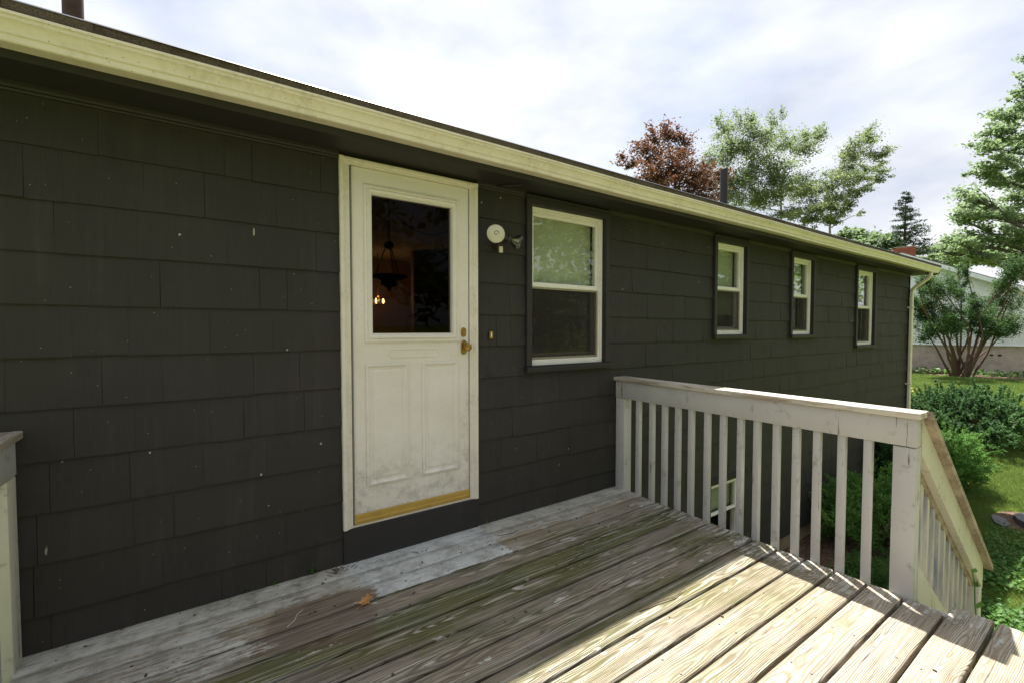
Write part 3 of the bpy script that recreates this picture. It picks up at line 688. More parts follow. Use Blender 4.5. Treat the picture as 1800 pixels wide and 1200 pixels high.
# ---- windows
def window(op, i, blind_z, blind_col=M_BLIND, bars=False):
    x0, x1, z0, z1 = op; z1 = 2.287
    mb = MB(sag)
    mb.frame(x0, x1, z0 + .04, z1, (.047, .047, .0, .045), -.040, .03, .003)
    win = mb.build('window', M_TRIMDK, house)
    mb = MB(sag); mb.prism([(.02, z0 + .04), (.02, z0 + .008), (-.058, z0), (-.062, z0 + .03), (-.058, z0 + .036)], x0 - .012, x1 + .014); mb.build('sill', M_TRIMDK, win)
    mb = MB(sag); mb.box(x0 - .004, x1 + .004, -.043, .0, z1, z1 + .022); mb.build('head_casing', M_TRIMDK, win)
    a, b, c, d = x0 + .047, x1 - .047, z0 + .04, z1 - .045
    mb = MB(sag); mb.frame(a, b, c, d, (.022, .022, .03, .022), .002, .10, .003); mb.frame(a + .0225, b - .0225, c + .0305, d - .0225, (.010, .010, .012, .012), .014, .09, .002); mb.build('frame', M_VINYL, win)
    mid = c + (d - c) * .515
    a2, b2 = a + .033, b - .033
    mb = MB(sag); mb.frame(a2, b2, mid - .018, d - .035, (.024, .024, .036, .026), .022, .052, .004); us = mb.build('upper_sash', M_VINYL, win)
    mb = MB(sag); mb.frame(a2, b2, c + .043, mid + .016, (.028, .028, .042, .030), .060, .088, .004); ls = mb.build('lower_sash', M_SCREEN if i != 1 else M_VINYL, win)
    mb = MB(sag); mb.box(a2 + .02, b2 - .02, .036, .039, mid + .014, d - .055); mb.build('upper_pane', M_GLASS, win)
    mb = MB(sag); mb.box(a2 + .024, b2 - .024, .072, .075, c + .08, mid - .01); mb.build('lower_pane', M_GLASS, win)
    mb = MB(sag); mb.frame(a2 + .001, b2 - .001, c + .043, mid - .019, (.013, .013, .016, .013), .024, .040, .002); mb.build('screen_frame', M_SCREEN, win)
    mb = MB(sag); mb.box(a2 + .012, b2 - .012, .031, .032, c + .056, mid - .030); mb.build('insect_screen', M_MESH, win)
    if blind_z is not None:
        mb = MB(sag); mb.box(a2 + .010, b2 - .010, .105, .109, blind_z, d - .02); mb.box(a2 + .008, b2 - .008, .100, .113, blind_z - .022, blind_z); mb.build('blind', blind_col, win)
        if i == 0:
            mb = MB(sag)
            for xx in (a2 + .17, b2 - .14):
                mb.bbox(xx - .03, xx + .03, .090, .100, mid + .028, mid + .040, .003); mb.bbox(xx - .010, xx + .022, .084, .096, mid + .034, mid + .052, .004)
            mb.build('sash_lock', M_VINYL, win)
    return win
window(OPEN[1], 0, 1.72); window(OPEN[2], 1, 1.52); window(OPEN[3], 2, 1.80); window(OPEN[4], 3, 1.76)
# basement window
x0, x1, z0, z1 = OPEN[5]
mb = MB(sag); mb.frame(x0, x1, z0, z1, .048, -.03, .03, .003); bw = mb.build('basement_window', M_TRIMDK, house)
mb = MB(sag); mb.prism([(.0, z1 + .001), (-.055, z1 + .001), (-.058, z1 + .018), (.0, z1 + .030)], x0 - .02, x1 + .02); mb.build('drip_cap', M_TRIMDK, bw)
mb = MB(sag); mb.frame(x0 + .048, x1 - .048, z0 + .048, z1 - .048, .03, .0, .09, .003); mb.build('frame', M_VINYL, bw)
mb = MB(sag); mb.frame(x0 + .079, x1 - .079, z0 + .36, z1 - .079, .028, .02, .05, .003); mb.build('upper_sash', M_VINYL, bw)
mb = MB(sag); mb.box(x0 + .1, x1 - .1, .034, .037, z0 + .08, z1 - .09); mb.build('pane', M_GLASS, bw)
mb = MB(sag); mb.box(x0 + .085, x1 - .085, .096, .10, z0 + .37, z1 - .07); mb.build('blind', M_BLIND, bw)

# ---- room seen through the door glass and windows
mb = MB(); A0, A1, B0, B1, C0, C1 = -1.4, 10.2, .101, 4.85, .18, 2.475
mb.add([(A0, B0, C0), (A1, B0, C0), (A1, B1, C0), (A0, B1, C0), (A0, B0, C1), (A1, B0, C1), (A1, B1, C1), (A0, B1, C1)], [(3, 2, 6, 7), (0, 4, 7, 3), (1, 2, 6, 5)])
mb.box(3.55, 3.65, B0, B1 - .002, C0 + .002, C1 - .002); mb.box(2.62, 3.55, 3.7, 3.8, C0 + .002, C1 - .002); mb.build('room_wall', M_ROOM, house)
mb = MB(); mb.box(A0, A1, B0, B1, C1 + .002, C1 + .02); mb.build('room_ceiling', M_CEIL, house)
mb = MB(); mb.box(A0, A1, B0, B1, C0 - .05, C0 - .002); mb.build('room_floor', M_RFLOOR, house)
mb = MB(); mb.box(A0, A1, B0, 7.0, ZB, ZB + .05); mb.box(A0, A1, 3.0, 3.1, ZB + .05, C0 - .055); mb.build('basement_lining', M_ROOM, house)

# ---- vent pipes through the roof
def pipe(x, y, h, r_, m, label):
    mb = MB(sag); z0 = roofz(y); mb.tube([(x, y, z0 - .1), (x, y, z0 + h), (x, y, z0 + h + .004)], [r_, r_, r_ * .8], 18); o = mb.build('vent_pipe', m, house, smooth=True, label=label)
    mb = MB(sag); mb.lathe([(r_ * 2.2, -.02), (r_ * 2.1, .02), (r_ * 1.15, .09), (r_ * 1.02, .10)], Matrix.Translation((x, y, z0 + .03)), 18); mb.build('pipe_flashing', M_DRIP if m is M_RUST else M_BLACKP, o, smooth=True)
pipe(-.505, .6, 1.2, .042, M_RUST, 'rusty brown vent pipe on the roof')
pipe(5.52, .6, .60, .046, M_BLACKP, 'black vent pipe on the roof')
mb = MB(sag); oval = MB(sag); oval.bbox(1.622, 1.652, -.034, -.016, 1.278, 1.330, .003); bell = oval.build('doorbell', M_BRASS, house)
mb.box(1.633, 1.641, -.037, -.0335, 1.288, 1.320); mb.build('bell_button', M_VINYL, bell)
mb = MB(sag); mb.tube([(1.69, -.02, 2.318), (1.70, -.08, 2.312), (1.80, -.15, 2.316)], .006, 6); mb.build('soffit_hook', M_TRIMDK, house)

# ------------------------------------------------------------------ security light beside the door
fl = empty('security_light', 'twin bulb security light with motion sensor on the wall beside the door', 'wall light', (1.74, -.015, 1.95))
mb = MB(); mb.lathe([(.055, 0), (.055, .018), (.046, .026), (.0, .027)], Mn(1.70, -.012, 1.945), 24); mb.build('base_plate', M_BRONZE, fl, smooth=True)
M_BULBF = m_flat('frosted_bulb_face', lin(206, 200, 176), .35, 0, 30, .1)
def bulb(tip, dirv, r_, name, m, label):
    d = Vector(dirv).normalized(); Mq = Matrix.Translation(tip) @ d.to_track_quat('Z', 'Y').to_matrix().to_4x4()
    mb = MB(); mb.lathe([(.019, -.115), (.021, -.10), (.024, -.082), (.030, -.078), (.030, -.070), (.026, -.066)], Mq, 20); mb.build('lamp_socket', M_BRONZE, fl, smooth=True)
    mb = MB(); mb.lathe([(.021, -.07), (.024, -.055), (r_ * .78, -.022), (r_ * .96, -.008), (r_, .0), (r_ * .97, .006), (r_ * .80, .012), (r_ * .4, .016), (.001, .017)], Mq, 28); o = mb.build(name, m, fl, smooth=True, label=label)
    return o, Mq
b1, Mq = bulb((1.59, -.165, 1.955), (-.35, -1, .03), .060, 'flood_bulb', M_BULBF, 'frosted round flood bulb')
mb = MB(); mb.tube([(Mq @ Vector((.018 * math.cos(a) * (1 - a / 9), .018 * math.sin(a) * (1 - a / 9), .0165)))[:] for a in np.linspace(0, 6.5, 26)], .002, 5); mb.build('moulded_mark', M_BRONZE, b1)
b2, Mq2 = bulb((1.80, -.125, 1.925), (1, -.5, -.38), .060, 'flood_bulb', M_BULBG, 'clear reflector flood bulb')
M_REFL = m_flat('bulb_reflector', (.75, .75, .72, 1), .12, 1.0, 12, .1)
mb = MB(); mb.lathe([(.012, -.06), (.020, -.052), (.055 * .78, -.022), (.056, -.010)], Mq2, 24); mb.build('reflector', M_REFL, b2, smooth=True)
for a, b in (((1.675, -.03, 1.955), (1.628, -.072, 1.953)), ((1.715, -.03, 1.96), (1.722, -.088, 1.955))):
    mb = MB(); mb.tube([a, b], .011, 10); mb.build('swivel_arm', M_BRONZE, fl)
mb = MB(); mb.bbox(1.655, 1.702, -.085, -.028, 1.872, 1.912, .005); sn = mb.build('motion_sensor', M_BRONZE, fl)
mb = MB(); mb.bbox(1.665, 1.692, -.096, -.082, 1.852, 1.893, .003); mb.build('sensor_lens', M_BULBF, sn)
mb = MB(); mb.tube([(1.695, -.03, 1.935), (1.683, -.05, 1.91)], .010, 8); mb.build('sensor_arm', M_BRONZE, fl)

# ------------------------------------------------------------------ lamps inside the room
def chain(mbx, pts, r_=.0035, lk=.03):
    pts = [Vector(p) for p in pts]
    d = [0]
    for a, b in zip(pts, pts[1:]): d.append(d[-1] + (b - a).length)
    k = 0; s = 0
    while s < d[-1]:
        i = max(j for j in range(len(d)) if d[j] <= s); i = min(i, len(pts) - 2)
        tdir = (pts[i + 1] - pts[i]).normalized(); c = pts[i] + tdir * (s - d[i])
        side = tdir.orthogonal().normalized() if k % 2 == 0 else tdir.cross(tdir.orthogonal()).normalized()
        loop = [(c + tdir * (lk * .68 * math.cos(a)) + side * (lk * .34 * math.sin(a)))[:] for a in np.linspace(0, 2 * math.pi, 9)]
        mbx.tube(loop, r_, 5, caps=False); s += lk; k += 1
LX, LY = 1.425, 1.37
pend = empty('pendant_lamp', 'dark iron hanging bowl lamp on a chain behind the door glass', 'pendant lamp', (LX, LY, 1.74))
mb = MB(); mb.lathe([(.05, 0), (.045, -.02), (.01, -.03), (.008, -.04)], Matrix.Translation((LX, LY, C1 + .002)), 16); mb.build('ceiling_hook', M_DARKMETAL, pend)
mb = MB(); chain(mb, [(LX, LY, 2.43), (LX, LY, 2.10)]); chain(mb, [(LX, LY, 2.41)] + [(LX + .62 * t_, LY - .15 * t_, 2.41 - .28 * t_ + .16 * t_ * t_ * 1.1 - .10 * math.sin(math.pi * t_)) for t_ in np.linspace(.05, 1, 14)]); mb.build('chain', M_DARKMETAL, pend)
mb = MB(); mb.lathe([(.008, .05), (.035, .03), (.05, .0), (.03, -.02), (.01, -.03)], Matrix.Translation((LX, LY, 2.08)), 18); mb.build('top_cap', M_DARKMETAL, pend)
for k in range(3):
    a = k * 2.094 + .5; mb = MB(); mb.tube([(LX + .03 * math.cos(a), LY + .03 * math.sin(a), 2.07), (LX + .135 * math.cos(a), LY + .135 * math.sin(a), 1.80)], .005, 6); mb.build('rod', M_DARKMETAL, pend)
mb = MB(); mb.lathe([(.150, .02), (.155, .0), (.13, -.012), (.07, -.03), (.06, -.06), (.045, -.085), (.015, -.10), (.02, -.115), (.002, -.125)], Matrix.Translation((LX, LY, 1.80)), 28); mb.build('bowl', M_DARKMETAL, pend, smooth=True)
for k in range(10):
    a = k * .628; mb = MB(); mb.lathe([(.004, .03), (.017, .012), (.019, 0), (.012, -.014), (.002, -.02)], Matrix.Translation((LX + .062 * math.cos(a), LY + .062 * math.sin(a), 1.745)), 8); mb.build('petal', M_DARKMETAL, pend)
CX, CY, CZ = 2.25, 4.2, 1.74
ch = empty('chandelier', 'small lit chandelier with glowing glass shades deep in the room', 'chandelier', (CX, CY, CZ))
tE = NT('lit_bulb'); tE.b.inputs['Emission Color'].default_value = (1, .60, .22, 1); tE.b.inputs['Emission Strength'].default_value = 7; M_LIT = tE.fin((1, .8, .5, 1), .4)
mb = MB(); mb.tube([(CX, CY, C1), (CX, CY, CZ + .06)], .006, 6); mb.lathe([(.01, .08), (.03, .05), (.03, .02), (.01, -.05)], Matrix.Translation((CX, CY, CZ)), 12); mb.build('stem', M_BRASS, ch)
for k in range(5):
    a = k * 1.2566 + .3; x, y = CX + .095 * math.cos(a), CY + .095 * math.sin(a)
    mb = MB(); mb.tube([(CX, CY, CZ + .03), (CX + .05 * math.cos(a), CY + .05 * math.sin(a), CZ - .05), (x, y, CZ - .04)], .005, 6); mb.build('arm', M_BRASS, ch)
    mb = MB(); mb.lathe([(.030, -.06), (.036, -.02), (.036, .045)], Matrix.Translation((x, y, CZ)), 12); sh = mb.build('glass_shade', M_BULBG, ch, smooth=True)
    mb = MB(); mb.lathe([(.004, -.04), (.013, -.015), (.015, .0), (.006, .03), (.001, .035)], Matrix.Translation((x, y, CZ)), 10); mb.build('bulb', M_LIT, sh, smooth=True)
pl_ = bpy.data.lights.new('chandelier_light', 'POINT'); pl_.energy = 1.8; pl_.color = (1, .55, .22); pl_.shadow_soft_size = .08
plo = bpy.data.objects.new('chandelier_light', pl_); COL.objects.link(plo); plo.parent = ch; plo.location = (0, 0, .14)

# ------------------------------------------------------------------ deck
deck = empty('deck', 'weathered grey wooden deck with taupe railings and stairs', 'deck', (1.1, -1.8, -1.5))
DX0, DX1 = -.622, 2.888
def deck_board(x0, x1, y0, y1, seed):
    rs = random.Random(seed); nseg = 44
    th = .036; zc = rs.uniform(-.0015, .0015); cup = rs.uniform(-.0015, .002)
    prof = [(-1, -th), (-1, -.009), (-.955, -.0025), (-.90, 0), (-.45, cup), (0, cup * 1.3), (.45, cup), (.90, 0), (.955, -.0025), (1, -.009), (1, -th)]
    xc, yc = (x0 + x1) / 2, (y0 + y1) / 2; hw = (y1 - y0) / 2; v = []; f = []; n = len(prof)
    so_ = seed * 7.3
    for i in range(nseg + 1):
        x = x0 + (x1 - x0) * i / nseg
        bow = .0022 * noise.noise(Vector((x * .9, so_, 0))); lift = .0022 * noise.noise(Vector((x * .8, so_, 5)))
        el = .0016 * noise.noise(Vector((x * 6, so_, 9))); er = .0016 * noise.noise(Vector((x * 6, so_, 13)))
        for (u, z) in prof:
            xx = x + ((.004 * noise.noise(Vector((u * 2, so_, 3))) - (.003 if abs(u) > .95 else 0)) if i in (0, nseg) else 0) * (1 if i else -1)
            v.append((xx - xc, u * hw + bow + (el if u < -.9 else er if u > .9 else 0), z + zc + lift))
    for i in range(nseg):
        for k in range(n): f.append((i * n + k, (i + 1) * n + k, (i + 1) * n + (k + 1) % n, i * n + (k + 1) % n))
    f.append(tuple(range(n))); f.append(tuple(nseg * n + k for k in range(n))[::-1])
    me = bpy.data.meshes.new('deck_board'); me.from_pydata(v, [], f); me.update()
    o = link('deck_board', me, M_DECK, deck); o.location = Vector((xc, yc, 0)) - Vector(deck.location)
    me.polygons.foreach_set('use_smooth', [True] * len(me.polygons)); me.set_sharp_from_angle(angle=R(50))
    return o
ycur = -.004; bounds = []
rs = random.Random(3)
i = 0
while ycur > -3.95:
    wd = .1385 + rs.uniform(-.002, .002); gp_ = rs.uniform(.008, .0115)
    if i >= 6: gp_ += .0015
    y1_, y0_ = ycur, ycur - wd
    past = y1_ < -1.955
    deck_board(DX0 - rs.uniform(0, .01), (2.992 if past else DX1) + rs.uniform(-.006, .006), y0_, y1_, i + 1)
    bounds.append((y0_, y1_)); ycur = y0_ - gp_; i += 1
DY = bounds[-1][0]
mb = MB(); nl = []
for (y0_, y1_) in bounds:
    for x in (-.5, -.1, .31, .72, 1.12, 1.53, 1.94, 2.34, 2.80):
        for t_ in (.2, .8): 
            xx, yy = x + rs.uniform(-.012, .012), y0_ + (y1_ - y0_) * t_ + rs.uniform(-.008, .008)
            mb.lathe([(.0042, -.004), (.0042, .0022), (.003, .0030), (.0004, .0031)], Matrix.Translation((xx, yy, .0005)), 7)
mb.build('nail_heads', M_NAIL, deck, kind='stuff')
mb = MB(); mb.box(DX1 - .05, DX1 - .012, -1.95, -.02, -.27, -.037); mb.box(DX0 + .012, DX0 + .05, DY, -.02, -.27, -.037); mb.box(2.93, 2.97, DY, -1.97, -.27, -.037); mb.box(DX0 + .05, 2.93, DY + .004, DY + .042, -.27, -.038)
mb.build('rim_joist', M_RAIL, deck)
for x in np.arange(-.3, 2.8, .405): mb = MB(); mb.box(x, x + .038, DY + .045, -.02, -.27, -.038); mb.build('joist', M_BARE, deck)
for x, y in ((-.5, -1.9), (2.78, -1.9), (-.5, -3.7), (2.88, -3.7)): mb = MB(); mb.bbox(x - .045, x + .045, y - .045, y + .045, -1.7, -.275, .004); mb.build('support_post', M_RAIL, deck)
# right railing
def lumber(name, par, m, *box, b=.004, M=None, label=None):
    mb = MB(); mb.bbox(*box, b=b, M=M); return mb.build(name, m, par, smooth=True, local=True, label=label)
class Grp: pass
def part_empty(name, parent, loc):
    o = bpy.data.objects.new(name, None); COL.objects.link(o); o.parent = parent; o.location = Vector(loc) - world_loc(parent); o.empty_display_size = .1; return o
rail = part_empty('railing', deck, (2.93, -1.0, 0))
RX = 2.886
lumber('post', rail, M_RAIL, RX, RX + .089, -.112, -.020, -.27, .760)
lumber('post', rail, M_RAIL, RX, RX + .089, -1.966, -1.876, -.27, .757)
lumber('top_rail', rail, M_RAIL, RX - .002, RX + .037, -1.968, -.018, .762, .902, b=.003)
lumber('top_rail', rail, M_RAIL, RX + .0385, RX + .076, -1.966, -.018, .762, .902, b=.003)
lumber('rail_cap', rail, M_CAP, RX - .020, RX + .118, -1.985, -.006, .904, .936, b=.006)
by = [-.246, -.373, -.491, -.607, -.722, -.843, -.964, -1.08, -1.19, -1.306, -1.417, -1.531, -1.649, -1.77]
for y in by:
    j = random.uniform(-.003, .003)
    lumber('baluster', rail, M_RAIL, RX + .006, RX + .043, y - .0185 + j, y + .0185 + j, -.2, .7615, b=.003)
# left railing
lrail = part_empty('railing', deck, (-.66, -1.0, 0)); LXR = -.622
lumber('post', lrail, M_RAILY, LXR - .089, LXR, -.125, -.022, -.27, .758)
lumber('post', lrail, M_RAILY, LXR - .089, LXR, -1.966, -1.876, -.27, .758)
lumber('top_rail', lrail, M_RAIL, LXR - .037, LXR + .002, -1.968, -.02, .762, .902, b=.003)
lumber('rail_cap', lrail, M_CAP, LXR - .11, LXR + .022, -1.985, -.006, .904, .936, b=.006)
for y in by: lumber('baluster', lrail, M_RAIL, LXR - .043, LXR - .006, y - .0185, y + .0185, -.2, .7615, b=.003)
# stair flight towards +x
st = part_empty('stairs', deck, (3.6, -2.5, -1.5)); SLP = .795
for k in range(1, 7):
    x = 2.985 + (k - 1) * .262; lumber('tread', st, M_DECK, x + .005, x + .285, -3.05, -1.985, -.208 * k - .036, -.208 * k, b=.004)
for y in (-1.985, -3.09):
    mb = MB(); mb.prism([(2.975, -.04), (2.975, -.30), (4.35, -1.50), (4.62, -1.50), (4.62, -1.34)], y, y + .038, axis=1); mb.build('stringer', M_RAIL, st)
# stair railing
sr = part_empty('stair_railing', deck, (3.7, -1.95, -.5))
XS, XEd = 2.978, 4.47
zt0 = .905
def slanted(name, x0, x1, y0, y1, top0, hgt, m):
    mb = MB(); zt = lambda x: top0 - (x - XS) * SLP
    mb.hexa([(x0, y0, zt(x0) - hgt), (x1, y0, zt(x1) - hgt), (x1, y1, zt(x1) - hgt), (x0, y1, zt(x0) - hgt), (x0, y0, zt(x0)), (x1, y0, zt(x1)), (x1, y1, zt(x1)), (x0, y1, zt(x0))])
    return mb.build(name, m, sr)
slanted('stair_cap', XS + .002, 4.56, -2.004, -1.864, .938, .040, M_BARE)
slanted('stair_rail', XS + .001, XEd, -1.967, -1.930, .896, .180, M_RAILY)
slanted('stair_rail_inner', XS + .001, XEd - .02, -1.929, -1.890, .870, .205, M_BARE)
slanted('bottom_rail', XS + .001, XEd - .06, -1.966, -1.929, .150, .180, M_RAILY)
lumber('post', sr, M_RAILY, 4.37, 4.46, -1.966, -1.877, -1.7, .90 - (4.38 - XS) * SLP - .225)
for k in range(11):
    x = 3.05 + k * .118
    ztp = .665 - (x - XS) * SLP; zbt = -.10 - (x - XS) * SLP
    mb = MB(); mb.hexa([(x, -1.928, zbt), (x + .037, -1.928, zbt - .03), (x + .037, -1.892, zbt - .03), (x, -1.892, zbt), (x, -1.928, ztp), (x + .037, -1.928, ztp - .03), (x + .037, -1.892, ztp - .03), (x, -1.892, ztp)])
    mb.build('baluster', M_BAL, sr)

# ------------------------------------------------------------------ litter on the deck
lf = MB(); c0 = Vector((.654, -.445, .006))
outl = []
for i in range(40):
    a = 2 * math.pi * i / 40; rad = .034 * (1 - .55 * abs(math.sin(a * 3.5 + .5))) * (1.5 if abs(math.cos(a)) > .8 else 1)
    outl.append((rad * math.cos(a) * 1.35, rad * math.sin(a)))
v = [(0, 0, .004)] + [(x, y, .004 + .018 * abs(y) / .03 * (.6 + .4 * math.sin(x * 70)) + .004 * math.sin(x * 90)) for x, y in outl]; v2 = [(x, y, z - .0012) for x, y, z in v]
f = [(0, 1 + i, 1 + (i + 1) % 40) for i in range(40)] + [(41, 42 + (i + 1) % 40, 42 + i) for i in range(40)] + [(1 + i, 42 + i, 42 + (i + 1) % 40, 1 + (i + 1) % 40) for i in range(40)]
rot = Matrix.Rotation(R(35), 4, 'Z'); lf.add([(rot @ Vector(p) + c0)[:] for p in v + v2], f)
lf.tube([(rot @ Vector((-.045, 0, .005)) + c0)[:], (rot @ Vector((-.075, .006, .003)) + c0)[:]], .0016, 5)
tag(lf.build('oak_leaf', M_LEAFB, smooth=True), 'dry tan oak leaf curled on the deck in front of the door', 'leaf')
def twig(pts, r_, m, label):
    mb = MB(); mb.tube([(x, y, .004 + z) for x, y, z in pts], [r_] * (len(pts) - 1) + [r_ * .4], 6); return tag(mb.build('twig', m, smooth=True), label, 'twig')
twig([(.30, -.43, 0), (.335, -.405, .004), (.35, -.37, .006), (.375, -.345, .002), (.385, -.325, 0)], .0022, M_TWIGP, 'pale bleached twig lying left of the dry oak leaf')
twig([(1.62, -.80, 0), (1.72, -.74, .006), (1.80, -.72, .003), (1.90, -.69, .006)], .0025, M_TWIG, 'thin brown twig on the mossy boards')
twig([(1.70, -1.26, 0), (1.82, -1.27, .007), (1.93, -1.29, .004), (2.05, -1.27, .008)], .003, M_TWIG, 'forked dark twig on the edge of the sunlit boards')
twig([(1.02, -.10, 0), (1.05, -.13, .003), (1.055, -.16, 0)], .002, M_TWIG, 'tiny curved twig on the pale board below the door')
twig([(1.56, -.22, 0), (1.66, -.25, .004), (1.72, -.235, .002)], .002, M_TWIG, 'short dark twig on the pale board below the window')
db = MB()
for k in range(26):
    x, y = .60 + random.gauss(0, .035), -.075 + random.gauss(0, .022); a = random.uniform(0, 6.3); l = random.uniform(.01, .045)
    db.tube([(x, y, .004), (x + l * math.cos(a), y + l * math.sin(a), .004 + random.uniform(0, .012))], .0016, 4)
tag(db.build('leaf_litter', M_TWIG), 'small heap of dark plant litter against the wall left of the door', 'litter', kind='stuff')
db = MB(); rs5 = random.Random(55)
for k in range(75):
    x, y = rs5.uniform(-.5, 2.85), -abs(rs5.gauss(0, .75)) - .02
    if y < -2.3: continue
    a = rs5.uniform(0, 6.3); l = rs5.uniform(.0025, .008); w_ = l * rs5.uniform(.3, .7); c_, s_ = math.cos(a), math.sin(a); z = .0035
    db.hexa([(x + l * c_ * p - w_ * s_ * q_, y + l * s_ * p + w_ * c_ * q_, z + h_) for h_ in (-.003, .002) for p, q_ in ((-1, -1), (1, -1), (1, 1), (-1, 1))])
tag(db.build('deck_debris', M_TWIG), 'scattered crumbs of bark and seed husks on the deck boards', 'debris', kind='stuff')
def weed(x, y, h, n, label):
    e_ = empty('weed', label, 'weed', (x, y, 0), 'weeds growing along the wall')
    mb = MB(); st_ = MB()
    for k in range(n):
        a = random.uniform(0, 6.3); b = random.uniform(.3, 1); l = h * random.uniform(.6, 1.1); tip = Vector((x + l * .7 * math.cos(a) * b, y - abs(l * .5 * math.sin(a)) * b, l * (1.1 - b * .6)))
        st_.tube([(x, y, -.004), tip[:]], .0008, 4)
        s_ = .010; d = (tip - Vector((x, y, 0))).normalized(); sd = d.cross(Vector((0, 0, 1))).normalized()
        mb.add([(tip - d * s_)[:], (tip + sd * s_ * .7)[:], (tip + d * s_)[:], (tip - sd * s_ * .7)[:]], [(0, 1, 2, 3)])
    mb.build('leaves', F_YEWL, e_); st_.build('stem', F_YEWL, e_)
weed(.485, -.018, .035, 16, 'bright green sprig growing against the wall left of the door')
for x, h, n, lab in ((.175, .014, 7, 'tiny green weed at the wall base, middle of three beyond the bright sprig'), (.30, .018, 8, 'tiny green weed at the wall base next to the bright sprig'), (.08, .010, 5, 'smallest green weed at the wall base, farthest from the door'), (1.60, .02, 7, 'tiny green weed at the wall base between door and window')): weed(x, -.016, h, n, lab)

# ------------------------------------------------------------------ leaves, trees, shrubs
def leaf_quads(C_, size, aspect, rg, up=.5, dirs=None, fold=.25):
    n = len(C_); nrm = rg.normal(size=(n, 3)); nrm[:, 2] = np.abs(nrm[:, 2]) + up; nrm /= np.linalg.norm(nrm, axis=1)[:, None]
    a = rg.normal(size=(n, 3)) if dirs is None else dirs + rg.normal(size=(n, 3)) * .35
    a -= nrm * (a * nrm).sum(1)[:, None]; a /= np.linalg.norm(a, axis=1)[:, None] + 1e-9
    b = np.cross(nrm, a); s = (size * rg.uniform(.6, 1.35, n))[:, None]
    V = np.stack([C_ - a * s * .5, C_ + b * s * aspect * .5 + nrm * s * fold * .3 + a * s * .05, C_ + a * s * .5, C_ - b * s * aspect * .5 + nrm * s * fold * .3 + a * s * .05], 1)
    return V.reshape(-1, 3), np.arange(4 * n).reshape(-1, 4)
def tree(name, label, cat, base, trunk_h, pads, leaf, n_leaf, F, B, seed, tr=.22, lean=(0, 0), aspect=.6, sub=7, group=None, up=.5, stems=None, clump=.42, flat=.7):
    """pads: list of (centre, radii) that fill the crown; limbs grow from the trunk to each pad and twigs inside it carry the leaf clumps"""
    rg = np.random.default_rng(seed); base = Vector(base)
    root = empty(name, label, cat, base, group)
    top_ = base + Vector((lean[0], lean[1], trunk_h)); tk = MB()
    if stems is None:
        pts = [base + (top_ - base) * t_ + Vector((rg.normal(0, tr * .25), rg.normal(0, tr * .25), 0)) * (t_ > 0) for t_ in np.linspace(0, 1, 9)]; pts[0].z -= .3
        tk.tube(pts, [tr * (1.25 if i == 0 else 1) * (1 - .82 * i / 8) for i in range(9)], 10)
    P_all = []
    vol = np.array([p[1][0] * p[1][1] * p[1][2] for p in pads]) ** .72; vol /= vol.sum()
    br = MB()
    for (c, rad), wv in zip(pads, vol):
        c = Vector(c)
        if stems is None:
            hh = min(max((c.z - base.z - .35 * math.hypot(c.x - base.x, c.y - base.y)) / trunk_h, .18), .97)
            a0 = base + (top_ - base) * hh; r0 = tr * (1 - .8 * hh) * .55
        else: a0 = base + Vector((rg.normal(0, stems), rg.normal(0, stems), -.1)); r0 = tr
        mid = a0.lerp(c, .5) + Vector((rg.normal(0, .06), rg.normal(0, .06), .05 + rg.normal(0, .05))) * (c - a0).length
        lim = [a0, a0.lerp(mid, .5) + Vector(rg.normal(0, .015, 3)) * (c - a0).length, mid, mid.lerp(c, .55), c]
        br.tube(lim, [r0, r0 * .82, r0 * .6, r0 * .4, r0 * .16], 6)
        ns = max(4, int(sub * (1 + 12 * wv)))
        nl_ = int(n_leaf * wv / ns)
        for k in range(ns):
            d = rg.normal(size=3); d /= np.linalg.norm(d); rr = rg.uniform(.45, 1.0) ** .6
            e_ = Vector((c.x + rad[0] * d[0] * rr, c.y + rad[1] * d[1] * rr, c.z + rad[2] * d[2] * rr)); s0 = mid.lerp(c, rg.uniform(.3, 1))
            br.tube([s0, s0.lerp(e_, .5) + Vector(rg.normal(0, .05, 3)) * (e_ - s0).length, e_], [r0 * .2, r0 * .13, r0 * .05], 4, caps=False)
            m_ = min(rad) * clump * rg.uniform(.6, 1.35)
            tt = rg.uniform(.45, 1.08, nl_)[:, None]; line = np.array(s0)[None] * (1 - tt) + np.array(e_)[None] * tt
            P_all.append(line + rg.normal(size=(nl_, 3)) * m_ * np.array([1, 1, flat]) * (.35 + .65 * rg.uniform(0, 1, (nl_, 1))))
    tk.add(br.v, br.fc); tk.build('trunk', B, root, smooth=True)
    V, Fq_ = leaf_quads(np.concatenate(P_all) - np.array(base), leaf, aspect, rg, up)
    link('crown', np_mesh('crown', V, Fq_), F, root)
    return root
def PX(px, py, d):
    v = camP + d * (fw + rt * (px - 900) / 794.8 - upv * (py - 600) / 794.8); return v
def pads_px(lst, d, dj=1.2, seed=0):
    rg = np.random.default_rng(seed + 100); o = []
    for px, py, rw, rh in lst:
        dd = d + rg.uniform(-dj, dj); c = PX(px, py, dd); o.append((tuple(c), (rw * dd / 795, rw * dd / 795, rh * dd / 795)))
    return o
